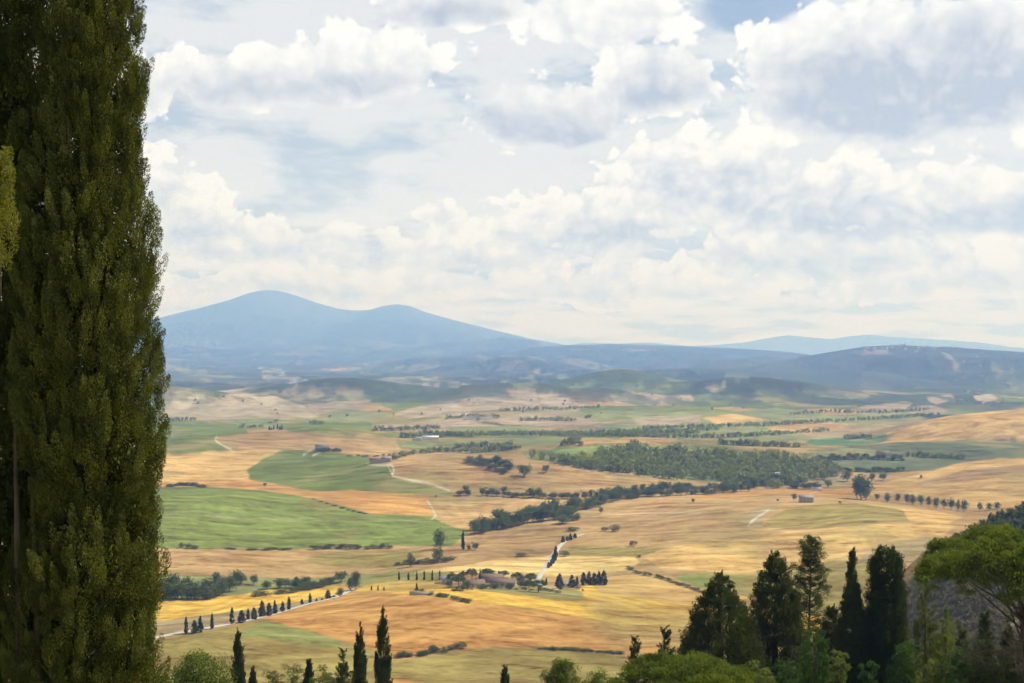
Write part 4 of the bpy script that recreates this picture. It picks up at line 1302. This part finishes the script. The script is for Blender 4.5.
# ---- umbrella pines round the farm
PINES = [(452, 583, 571, 11, 'dark umbrella pine at the left end of the farm, by the white cottage'), (458.5, 587, 573, 16, 'broad dark pine in front of the farm, right of the white cottage'),
         (463, 580, 570, 11, 'dark pine behind the broad dark pine at the farm'), (472, 580.5, 567, 13, 'paler green pine left of the slim cypress among the roofs'),
         (487.6, 578.5, 567.3, 16, 'round-topped umbrella pine above the middle farm roof'), (504, 578, 570, 12, 'small umbrella pine behind the right farm roof'),
         (517.5, 583, 571.3, 15, 'umbrella pine right of the farm roofs'), (530.5, 584, 572, 15, 'umbrella pine next to the foot of the climbing road'),
         (529, 592, 578.5, 13, 'umbrella pine in front, left half of the pair below the farm lane'), (538.5, 592.3, 578, 17, 'wide umbrella pine with a visible trunk, front of the farm')]
for u, vb, vt, w, lab in PINES: plant_px('pine', u, vb, vt, w, lab, 'umbrella pines round the farm')
FARMTREES = [(467, 588.5, 580, 9, 'leafy tree in front of the nearest farm roof'), (482, 590, 583.5, 8, 'small leafy tree at the corner of the low farmhouse'),
             (495, 589, 583, 9, 'small rounded tree in front of the long pinkish roof'), (510, 590, 582, 9, 'leafy tree at the right end of the long pinkish roof'),
             (449, 588, 579, 9, 'dark leafy tree in front of the white cottage'), (521, 588, 579, 9, 'leafy tree under the umbrella pines right of the farm roofs'),
             (463, 591, 583, 10, 'dense leafy tree low in the farm garden under the broad pine'), (483, 579, 571.5, 9, 'leafy tree behind the middle farm roof')]
for u, vb, vt, w, lab in FARMTREES: plant_px('broad', u, vb, vt, w, lab, 'leafy trees among the farm buildings')
# ---- clipped cypress clump right of the road
for i, (u, vb, vt, w) in enumerate(((559.5, 589, 572.3, 9), (572, 587.5, 574.5, 8.5), (577, 586, 575.5, 4), (583.5, 585, 571.2, 7), (589, 585, 571, 7), (594.5, 585, 571.5, 6.5), (599, 585, 570, 6.5), (604, 585, 569.3, 8))):
    plant_px('fatcyp', u, vb, vt, w, f'dense dark cypress, {ORD[i]} from the road in the clump right of the farm', 'cypress clump right of the farm')
# ---- along the road climbing from the farm
for i, (u, vb, vt, w) in enumerate(((548.5, 568, 561, 3.5), (551, 566, 559, 3.5), (553, 563.5, 553, 4), (555, 560.5, 547, 4), (556, 557, 545, 4), (563, 542.5, 535.5, 4.5), (567, 541, 536, 3.5), (570.5, 540, 533, 4.5), (575, 538, 533, 4.5))):
    plant_px('fatcyp', u, vb, vt, w, f'small dark cypress, {ORD[i]} from the farm end of the climbing road', 'cypresses along the climbing road')
# ---- scattered single trees
SINGLES = [
    ('broad', 440, 549, 527.5, 17, 'large blue-green poplar-like tree standing alone left of the tree belt'), ('broad', 438, 563, 547, 14, 'grey-green tree just below the large blue-green tree'),
    ('broad', 411, 567, 552, 11, 'grey-green tree at the left edge of the garden meadow'), ('cyp', 463, 549.5, 527.5, 4, 'thin pencil-like poplar right of the large blue-green tree'),
    ('broad', 469, 550.5, 544, 6, 'small round tree at the foot of the tree belt, left of two'), ('broad', 475.5, 550, 540.5, 8, 'larger round tree at the foot of the tree belt, right of two'),
    ('low', 521, 556.5, 552, 17, 'dark low thicket in the brown field left of the climbing road'), ('low', 564.5, 556.5, 549.5, 15, 'green thicket right of the climbing road'),
    ('low', 633, 546.5, 540, 12, 'dark round bush in the olive field'), ('broad', 601, 513.5, 506.5, 6, 'small dark tree alone on the tan slope'),
    ('low', 639, 557.5, 554.5, 6, 'small bush at the top of the pale stubble field'), ('broad', 693, 503, 498, 4, 'tiny dark tree alone high on the tan slope'),
    ('broad', 254, 585, 573, 10, 'tall bushy tree beside the left wood'), ('tall', 296.5, 585, 575.5, 5.5, 'thin dark tree above the roadside thickets'),
    ('broad', 265, 486.5, 482.5, 5, 'tiny dark tree alone on the orange strip between green fields'), ('low', 573, 531, 526.5, 22, 'low dark thicket below the end of the tree belt'),
    ('low', 614, 531.5, 524, 18, 'rounded dark thicket in the brown field'), ('low', 604, 531.5, 526, 10, 'small dark thicket left of the rounded one in the brown field'),
    ('broad', 524, 477, 463, 17, 'dense round tree on the tan field below the wooded knoll'), ('broad', 546, 473, 464, 9, 'small round tree right of the dense round tree on the tan field'),
    ('tall', 861, 500, 471, 15, 'tall dark tree clump rising above the tree row on the right'), ('tall', 866, 500, 475, 12, 'second tall dark tree of the clump above the right row'),
    ('broad', 857, 499, 478, 10, 'lower tree on the left of the tall dark clump'), ('broad', 847, 481.5, 469, 13, 'single tree in front of the pale field left of the tall clump'),
    ('broad', 872, 481, 471.5, 8, 'left of two trees behind the tall clump'), ('broad', 883, 480.5, 471, 9, 'right of two trees behind the tall clump'),
    ('broad', 921, 478.5, 474.5, 4, 'tiny dark tree on the brow of the orange field'), ('broad', 794, 500, 492.5, 8, 'tree beside the grey stone barn'),
    ('low', 840, 503.5, 500.5, 5, 'dark bush right of the grey stone barn'), ('low', 778, 501, 498.5, 5, 'small bush left of the grey stone barn'),
    ('broad', 436, 497.6, 494.8, 2.6, 'tiny tree at the top of the short dirt track'), ('low', 583, 591.5, 588.5, 4, 'bush below the cypress clump right of the farm'),
    ('low', 578, 588.5, 586, 8, 'low green bush at the foot of the cypress clump'), ('broad', 457, 590.5, 586, 4, 'small tree in the lower garden of the farm'),
]
for k, u, vb, vt, w, lab in SINGLES: plant_px(k, u, vb, vt, w, lab)


def along(line, step, jit, g):
    """Points every STEP px along a line of photo positions."""
    out = []
    for (u1, v1), (u2, v2) in zip(line, line[1:]):
        n = max(1, int(round(math.hypot(u2 - u1, v2 - v1) / step)))
        for k in range(n):
            f = (k + g.random() * 0.6) / n
            out.append((u1 + (u2 - u1) * f + g.normal() * jit, v1 + (v2 - v1) * f + g.normal() * jit * 0.35))
    return out


def row(kind, line, step, hpx, wpx, label, group, jit=0.6, seed=1, parts=True):
    g = np.random.default_rng(seed)
    for u, v in along(line, step, jit, g):
        if g.random() < 0.04: continue
        s = 0.55 + 0.85 * g.random()
        plant_px(kind, u, v, v - hpx * s, wpx * (0.95 + 0.65 * g.random()), label, group, parts)


BELT, UPPER = 'trees of the stream belt', 'trees of the upper stream line'
row('broad', [(472, 535), (488, 531), (505, 528), (536, 522), (566, 519), (575, 511)], 4.2, 15, 12, 'broadleaf tree in the dense belt along the stream', BELT, 1.6, 1)
row('broad', [(476, 531), (505, 523), (540, 516), (560, 512)], 6.0, 13, 11, 'broadleaf tree in the dense belt along the stream', BELT, 1.8, 2)
row('broad', [(558, 514), (578, 511), (600, 505), (620, 500), (640, 497)], 4.6, 11, 11, 'broadleaf tree in the dense belt along the stream', BELT, 1.6, 3)
row('broad', [(560, 524), (575, 521), (582, 516)], 6, 7, 9, 'broadleaf tree in the dense belt along the stream', BELT, 1.2, 4)
row('broad', [(460, 496), (468, 495.5), (475, 496), (485, 496), (517, 497.5), (564, 499), (600, 500), (640, 497), (670, 496), (700, 494), (726, 493), (750, 491)], 5.0, 8.5, 8.5, 'tree in the long line above the stream belt', UPPER, 1.0, 5)
row('broad', [(600, 498), (640, 494), (680, 491), (720, 491), (750, 488), (775, 484), (800, 489)], 5.0, 9, 9, 'tree in the long line above the stream belt', UPPER, 1.5, 6)
row('broad', [(752, 488), (768, 485), (785, 486), (800, 490), (826, 487)], 4.5, 8, 8, 'tree in the long line above the stream belt', UPPER, 2.0, 7)
# the row across the foot of the orange field, one by one
ROWR = [(877, 500, 493, 6), (887, 502, 492, 8), (898, 502.5, 492, 7), (907, 504, 492, 8), (913, 504.5, 493.5, 8), (921, 505.5, 493.5, 9), (929, 506.5, 495, 7), (936, 508, 496, 9),
        (944, 509, 497.5, 7), (951, 509.5, 496.5, 10), (958, 510.5, 499, 6), (964, 511.5, 498.5, 10), (980, 511.5, 501, 6), (989, 510.5, 502, 8), (997, 509.5, 501, 9)]
for i, (u, vb, vt, w) in enumerate(ROWR):
    plant_px('broad', u, vb, vt, w, f'round dark tree, {ORD[i]} from the tall clump in the row below the orange field', 'tree row below the orange field')
row('broad', [(820, 460), (850, 459), (880, 459.5), (905, 461)], 3.6, 5.5, 6, 'small dark tree in the line behind the pink field', 'trees behind the pink field', 0.8, 8)
row('broad', [(838, 472), (860, 471), (885, 472), (906, 470)], 4.2, 5, 6, 'small dark tree in the line in front of the pink field', 'trees in front of the pink field', 0.8, 9)
# wood and thickets on the left
row('broad', [(162, 598), (185, 600), (208, 599), (228, 592), (240, 588)], 5, 15, 14, 'tree of the dense wood left of the yellow field', 'trees of the left wood', 1.5, 10)
row('broad', [(162, 590), (185, 590), (210, 590), (232, 585), (246, 583)], 6, 14, 13, 'tree of the dense wood left of the yellow field', 'trees of the left wood', 1.5, 11)
row('low', [(256, 596), (275, 594), (300, 591), (318, 588)], 6.5, 5, 14, 'green thicket between the left wood and the road bend', 'thickets above the yellow field', 1.2, 12)
row('broad', [(268, 589), (290, 588), (312, 588), (332, 584), (344, 582)], 6.5, 9, 11, 'leafy tree above the thickets of the yellow field', 'small trees above the yellow field', 1.5, 13)
row('low', [(180, 548), (198, 548.5)], 6, 5, 10, 'dark bush under the edge of the big green field', 'bushes along the green field edge', 0.6, 14)
row('low', [(225, 549.3), (260, 549.8), (292, 549.5)], 7, 2.4, 9, 'dark bush under the edge of the big green field', 'bushes along the green field edge', 0.6, 15)
row('low', [(312, 549.5), (335, 548.5), (350, 549), (370, 548.5), (393, 548)], 4.6, 4.6, 9, 'dark bush under the edge of the big green field', 'bushes along the green field edge', 0.8, 16)
row('low', [(398, 657.5), (415, 656), (440, 652), (464, 648)], 4.5, 6, 12, 'bush of the green hedge between wheat and meadow', 'bushes of the lower hedge', 1.0, 17)
row('low', [(540, 648.8), (565, 649.5), (590, 651), (625, 654)], 5.5, 2.6, 9, 'low bush on the far edge of the lower meadow', 'bushes on the meadow edge', 0.6, 18)
row('low', [(628, 568), (634, 572), (645, 575), (660, 578), (672, 582), (686, 587), (700, 592), (712, 596)], 3.6, 3.0, 7, 'dark bush of the curved hedge beside the golden field', 'bushes of the curved hedge', 0.5, 19)
row('low', [(415, 590), (424, 594), (436, 596), (448, 597), (460, 600), (472, 603)], 4.0, 4, 8, 'bush in the lower garden of the farm', 'bushes in the farm garden', 1.0, 20)
row('low', [(450, 592), (480, 588), (510, 589), (545, 591), (560, 593)], 5.0, 2.6, 7, 'bush in the lower garden of the farm', 'bushes in the farm garden', 1.2, 21)
row('low', [(398, 566), (420, 563), (440, 562), (456, 560)], 6, 4, 12, 'grey-green thicket beside the garden meadow', 'thickets by the garden meadow', 1.2, 22)
row('low', [(466, 463), (480, 466), (496, 472), (508, 474)], 3.6, 6, 10, 'dark shrub of the thicket on the tan field', 'shrubs on the tan field', 1.2, 23)
row('broad', [(478, 463), (500, 466), (515, 470)], 4.0, 8, 10, 'dark tree of the thicket on the tan field', 'trees on the tan field', 1.2, 24)
row('broad', [(317, 452), (325, 451.5), (336, 451.5), (343, 452)], 3.2, 4.5, 6, 'dark tree round the hilltop farmhouse in the green field', 'trees round the hilltop farmhouse', 0.6, 25)
row('low', [(350, 456), (372, 457), (392, 456)], 5.0, 2.2, 6, 'small bush behind the low stone farm', 'bushes by the low stone farm', 0.6, 26)
row('cyp', [(268, 430), (276, 429.5), (284, 430)], 2.6, 4.5, 1.8, 'tiny dark cypress on the far brow above the tan field', 'far cypresses above the tan field', 0.4, 27)
row('low', [(168, 487), (185, 485), (207, 488)], 3.4, 3.2, 8, 'dark bush on the bank above the big green field', 'bushes on the left bank', 0.5, 28)
row('low', [(270, 423), (280, 421)], 5, 2, 6, 'dark bush far out by the distant fields', 'bushes by the distant fields', 0.5, 29)
row('low', [(312, 499), (332, 505), (352, 511), (370, 515)], 6, 1.2, 6, 'low scrub along the bank between orange and green', 'scrub along the bank', 0.4, 30)


# ---- woods far out that read as one mass
def wood(name, label, outline=None, lines=None, n=600, h=(9, 14), seed=3, jit=1.0, per=3.0, leaf=(3.0, 2.4), mat='far_wood', fill=True):
    g = np.random.default_rng(seed)
    pts = []
    if outline:
        o = np.array(outline, float)
        lo, hi = o.min(0), o.max(0)
        while len(pts) < n:
            u, v = lo + (hi - lo) * g.random(2)
            ins = False
            for (x1, y1), (x2, y2) in zip(o, np.roll(o, -1, 0)):
                if (y1 > v) != (y2 > v) and u < (x2 - x1) * (v - y1) / (y2 - y1) + x1: ins = not ins
            if ins: pts.append((u, v))
    for ln in lines or ():
        pts += along(ln, per, jit, g)
    Vs, Qs, k = [], [], 0
    for u, v in pts:
        p = at(u, v)
        hh = h[0] + (h[1] - h[0]) * g.random()
        w = hh * (0.38 + 0.18 * g.random())
        d = rand_dirs(34, g) * (0.45 + 0.55 * g.random((34, 1)))
        P = p + d * [w, w, hh * 0.5] + [0, 0, hh * 0.52]
        V, q = leaves(P, d + 0.8 * g.normal(size=(34, 3)), leaf[0] * hh / 11 * (0.6 + 0.7 * g.random(34)), leaf[1] * hh / 11, g)
        Vs.append(V); Qs.append(q + k); k += len(V)
    o = link(name, mesh_np(name, np.concatenate(Vs), np.concatenate(Qs), M[mat]))
    return tag(o, label, 'wood', None, 'stuff')


wood('wood', 'dense green wood covering the knoll in the middle of the valley',
     [(528, 458), (548, 459), (566, 462), (580, 458), (596, 459), (604, 450), (618, 452), (634, 446), (655, 455), (676, 449), (700, 456), (722, 450), (742, 459), (770, 455), (800, 462), (822, 463), (842, 474), (828, 481), (800, 484), (775, 489), (745, 484), (710, 480), (664, 479), (630, 474), (600, 472), (570, 466)], None, 1150, (6, 15), 3)
wood('wood', 'dark scrubby wood on the near spur behind the umbrella pine',
     [(925, 570), (935, 553), (950, 543), (975, 528), (1000, 516), (1030, 505), (1060, 498), (1080, 560), (1000, 556), (930, 590)], None, 1300, (1.6, 4.2), 4, leaf=(3.4, 2.8), mat='scrub')
wood('undergrowth', 'dry brownish scrub covering the shaded foot of the near spur',
     [(930, 590), (1000, 556), (1080, 560), (1080, 650), (960, 660), (890, 640), (905, 590)], None, 1300, (1.4, 3.4), 5, leaf=(3.4, 2.8), mat='dryscrub')
FARLINES = [
    [(400, 437.5), (430, 438), (455, 435.5), (490, 436), (530, 435), (570, 437), (610, 435.5), (650, 434), (700, 434)], [(420, 434), (470, 437), (500, 434), (560, 435), (620, 433), (680, 432), (720, 430)],
    [(560, 446), (572, 444), (584, 446)], [(565, 442), (580, 442)], [(596, 437), (640, 437), (690, 438), (740, 437), (790, 434), (830, 431)],
    [(640, 430), (680, 428), (720, 427), (760, 426), (795, 424), (850, 421), (900, 418), (940, 415)], 
    [(372, 431), (400, 430.5), (440, 429)], [(520, 421), (545, 420), (575, 421)], [(585, 418), (592, 417)], 
    [(446, 419), (470, 417), (500, 417.5)], [(720, 444), (760, 446), (800, 447)], [(845, 440), (862, 438), (872, 438)],
    [(905, 456), (935, 458), (965, 459)], [(165, 421.5), (195, 420.5)], [(240, 428), (262, 428)], [(310, 424), (325, 424)], 
    [(790, 415), (830, 412), (860, 413), (890, 413), (930, 410)], [(500, 411), (560, 410), (600, 408)],
    [(455, 448), (480, 447), (512, 446)], [(392, 460), (410, 455), (440, 452), (470, 453), (520, 449)], [(750, 468), (790, 470), (830, 474)],
]
wood('treeline', 'thin dark lines of trees between the far fields', None, FARLINES, 0, (6, 11), 6, 0.7, 2.0, (3.6, 3.0), 'far_wood')
wood('treeline', 'pale scatter of trees and thickets over the foothills',
     [(165, 400), (250, 388), (400, 384), (520, 380), (640, 384), (700, 396), (780, 402), (850, 398), (930, 398), (1020, 400), (1020, 408), (900, 405), (760, 412), (600, 414), (480, 412), (330, 420), (240, 412)], None, 60, (5, 8), 7, leaf=(5.2, 3.6))


# ================================================================= buildings
def house(name, u, v, w, d, h, rh, rot, roof, wall, label, group=None, cat='house', lean=None, p=None, simple=False, door=True):
    p = at(u, v) if p is None else p
    o = link(name, None, None, p)
    o.rotation_euler = (0, 0, rot)
    tag(o, label, cat, group)
    x, y = w / 2, d / 2
    mb = MB()
    mb.add([(-x, -y, -2), (x, -y, -2), (x, y, -2), (-x, y, -2), (-x, -y, h), (x, -y, h), (x, y, h), (-x, y, h), (-x, 0, h + rh - 0.02), (x, 0, h + rh - 0.02)],
           [(0, 1, 5, 4), (2, 3, 7, 6)], [(4, 8, 7), (5, 6, 9)])
    mb.add([(x, -y, -2), (x, y, -2), (x, y, h), (x, -y, h), (-x, y, -2), (-x, -y, -2), (-x, -y, h), (-x, y, h)], [(0, 1, 2, 3), (4, 5, 6, 7)])
    mb.build('wall', M[wall], o)
    e = 0.4
    k = rh / y
    r = MB()
    for s in (1, -1):
        V = [(-x - e, -s * (y + e), h - e * k), (x + e, -s * (y + e), h - e * k), (x + e, 0, h + rh), (-x - e, 0, h + rh)]
        V = V + [(a, b, c + 0.22) for a, b, c in V]
        r.add(V, [(0, 3, 2, 1), (4, 5, 6, 7), (0, 1, 5, 4), (1, 2, 6, 5), (2, 3, 7, 6), (3, 0, 4, 7)])
    ro = r.build('roof', M[roof], o)
    if simple: return o
    MB().box(x * 0.3, -0.35, h + rh * 0.5, x * 0.3 + 0.7, 0.35, h + rh + 0.9).build('chimney', M[wall], ro)
    n = max(2, int(w / 3.2))
    floors = max(1, int(h / 2.7))
    for f in range(floors):
        for i in range(n):
            if door and f == 0 and i == n // 2:
                MB().box(-0.55 + (i + 0.5 - n / 2) * w / n, -y - 0.04, 0.0, 0.55 + (i + 0.5 - n / 2) * w / n, -y + 0.02, 2.1).build('door', M['shutter'], o)
                continue
            cx, cz = (i + 0.5 - n / 2) * w / n, 0.9 + f * 2.8
            wi = MB().box(cx - 0.45, -y - 0.03, cz, cx + 0.45, -y + 0.02, cz + 1.2).build('window', M['glass'], o)
            MB().box(cx - 0.55, -y - 0.10, cz - 0.12, cx + 0.55, -y + 0.01, cz - 0.004).build('sill', M['stone'], wi)
    return o


FARM = 'buildings of the valley farm'
house('farmhouse', 474, 587, 15, 9, 3.0, 2.4, 0.25, 'tile', 'stone', 'low farmhouse with a wide faded red roof, nearest of the farm', FARM)
house('farmhouse', 491, 581.5, 17, 8, 3.6, 2.2, -0.06, 'tile', 'stone', 'long farmhouse with a brown red roof under the round pine', FARM)
house('farmhouse', 503, 585.5, 19, 9, 3.0, 2.2, -0.12, 'tile', 'stone', 'long farm building with a pinkish roof at the right of the farm', FARM)
house('cottage', 446, 582.5, 9, 6, 3.2, 1.4, 0.1, 'greyroof', 'plaster', 'small white cottage at the left end of the farm', FARM, 'house')
house('outbuilding', 565, 586.5, 6, 4, 2.2, 1.0, 0.2, 'greyroof', 'plaster', 'small white hut between the dark cypresses right of the farm', FARM, 'hut')
house('outbuilding', 521, 583, 5, 4, 2.4, 1.0, 0.0, 'tile', 'plaster', 'pale little outbuilding among the pines right of the roofs', FARM, 'hut')
wl = MB().box(-7, -0.25, -1.0, 7, 0.25, 2.2).build('garden_wall', M['stone'], None)
wl.location = tuple(at(420, 595)); wl.rotation_euler = (0, 0, -0.1)
tag(wl, 'grey stone garden wall at the left foot of the farm', 'wall')
house('farmhouse', 322, 450.5, 22, 10, 7.0, 2.6, 0.2, 'tile', 'plaster', 'pale hilltop farmhouse among dark trees in the green field', None)
house('farmhouse', 379, 462.5, 26, 10, 4.2, 2.4, 0.05, 'tile', 'stone', 'low stone farm with a reddish roof between green and tan fields', None)
house('farmhouse', 387, 461.5, 12, 8, 5.0, 2.2, 0.0, 'greyroof', 'stone', 'smaller stone house at the right of the low stone farm', None)
house('barn', 806, 502.5, 15, 9, 6.0, 2.0, -0.15, 'greyroof', 'stone', 'grey stone barn alone on the tan slope at the right', None, 'barn')
house('house', 776.5, 480.5, 10, 8, 9.0, 2.4, 0.3, 'shed', 'plaster', 'tall white house among the trees right of the wood', None)
house('house', 818, 491, 9, 6, 3.2, 1.4, 0.2, 'greyroof', 'plaster', 'low white house at the end of the pale lane on the right', None)
house('shed', 430.5, 439.5, 30, 14, 5.0, 2.0, 0.05, 'shed', 'plaster', 'long white roofed shed far out by the stream', None, 'shed')
house('shed', 418, 440.0, 14, 10, 4.0, 1.8, 0.0, 'greyroof', 'plaster', 'short pale shed left of the long white roofed shed', None, 'shed')
house('farmhouse', 883, 455.5, 20, 10, 5.0, 2.4, 0.2, 'tile', 'stone', 'brown farmhouse on the dark green band at the right', None)
house('farmhouse', 852, 438.5, 24, 10, 6.0, 2.6, 0.1, 'tile', 'plaster', 'pale farmhouse above the bright green strip', None)
for i, (u, v) in enumerate(((471, 419), (478, 418.5), (486, 419))):
    house('house', u, v, 22 + 4 * i, 12, 7, 3, 0.1 * i, 'tile', 'plaster', f'pinkish far house, {ORD[i]} from the left in the hamlet beyond the stream', 'hamlet beyond the stream', 'house', simple=True)


def hill_point(u, v, lo=6500, hi=10500):
    """Point of the right-hand hill seen at (u, v)."""
    return at(u, v)


g_ = np.random.default_rng(88)
for k in range(34):
    u = 852 + 108 * g_.random()
    crest = np.interp(u, [845, 868, 900, 925, 950, 985], [350, 346.5, 345, 346.5, 347, 349.5])
    p = at(u, crest + 0.6 + 3.4 * g_.random() ** 1.4)
    house('house', u, 0, 13 + 12 * g_.random(), 11, 6 + 5 * g_.random(), 3.5, g_.normal() * 0.5, 'tile', ('plaster', 'stone')[k % 2],
          'tiny pale house in the village on the crest of the wooded hill', 'hilltop village houses', 'house', p=p, simple=True)
for k in range(18):
    u, v = 912 + 108 * g_.random(), 356 + 50 * g_.random()
    house('house', u, v, 14 + 12 * g_.random(), 11, 6 + 3 * g_.random(), 3, g_.normal() * 0.6, 'tile', 'stone',
          'tiny pale house scattered on the slope below the hilltop village', 'houses on the village slope', 'house', simple=True)
tw = link('bell_tower', None, None, at(905, 346.5))
tag(tw, 'small square tower rising above the hilltop village', 'tower')
MB().box(-3.5, -3.5, -2, 3.5, 3.5, 22).build('shaft', M['stone'], tw)
MB().add([(-4, -4, 22.01), (4, -4, 22.01), (4, 4, 22.01), (-4, 4, 22.01), (0, 0, 27)], [(0, 3, 2, 1)], [(0, 1, 4), (1, 2, 4), (2, 3, 4), (3, 0, 4)]).build('roof', M['tile'], tw)
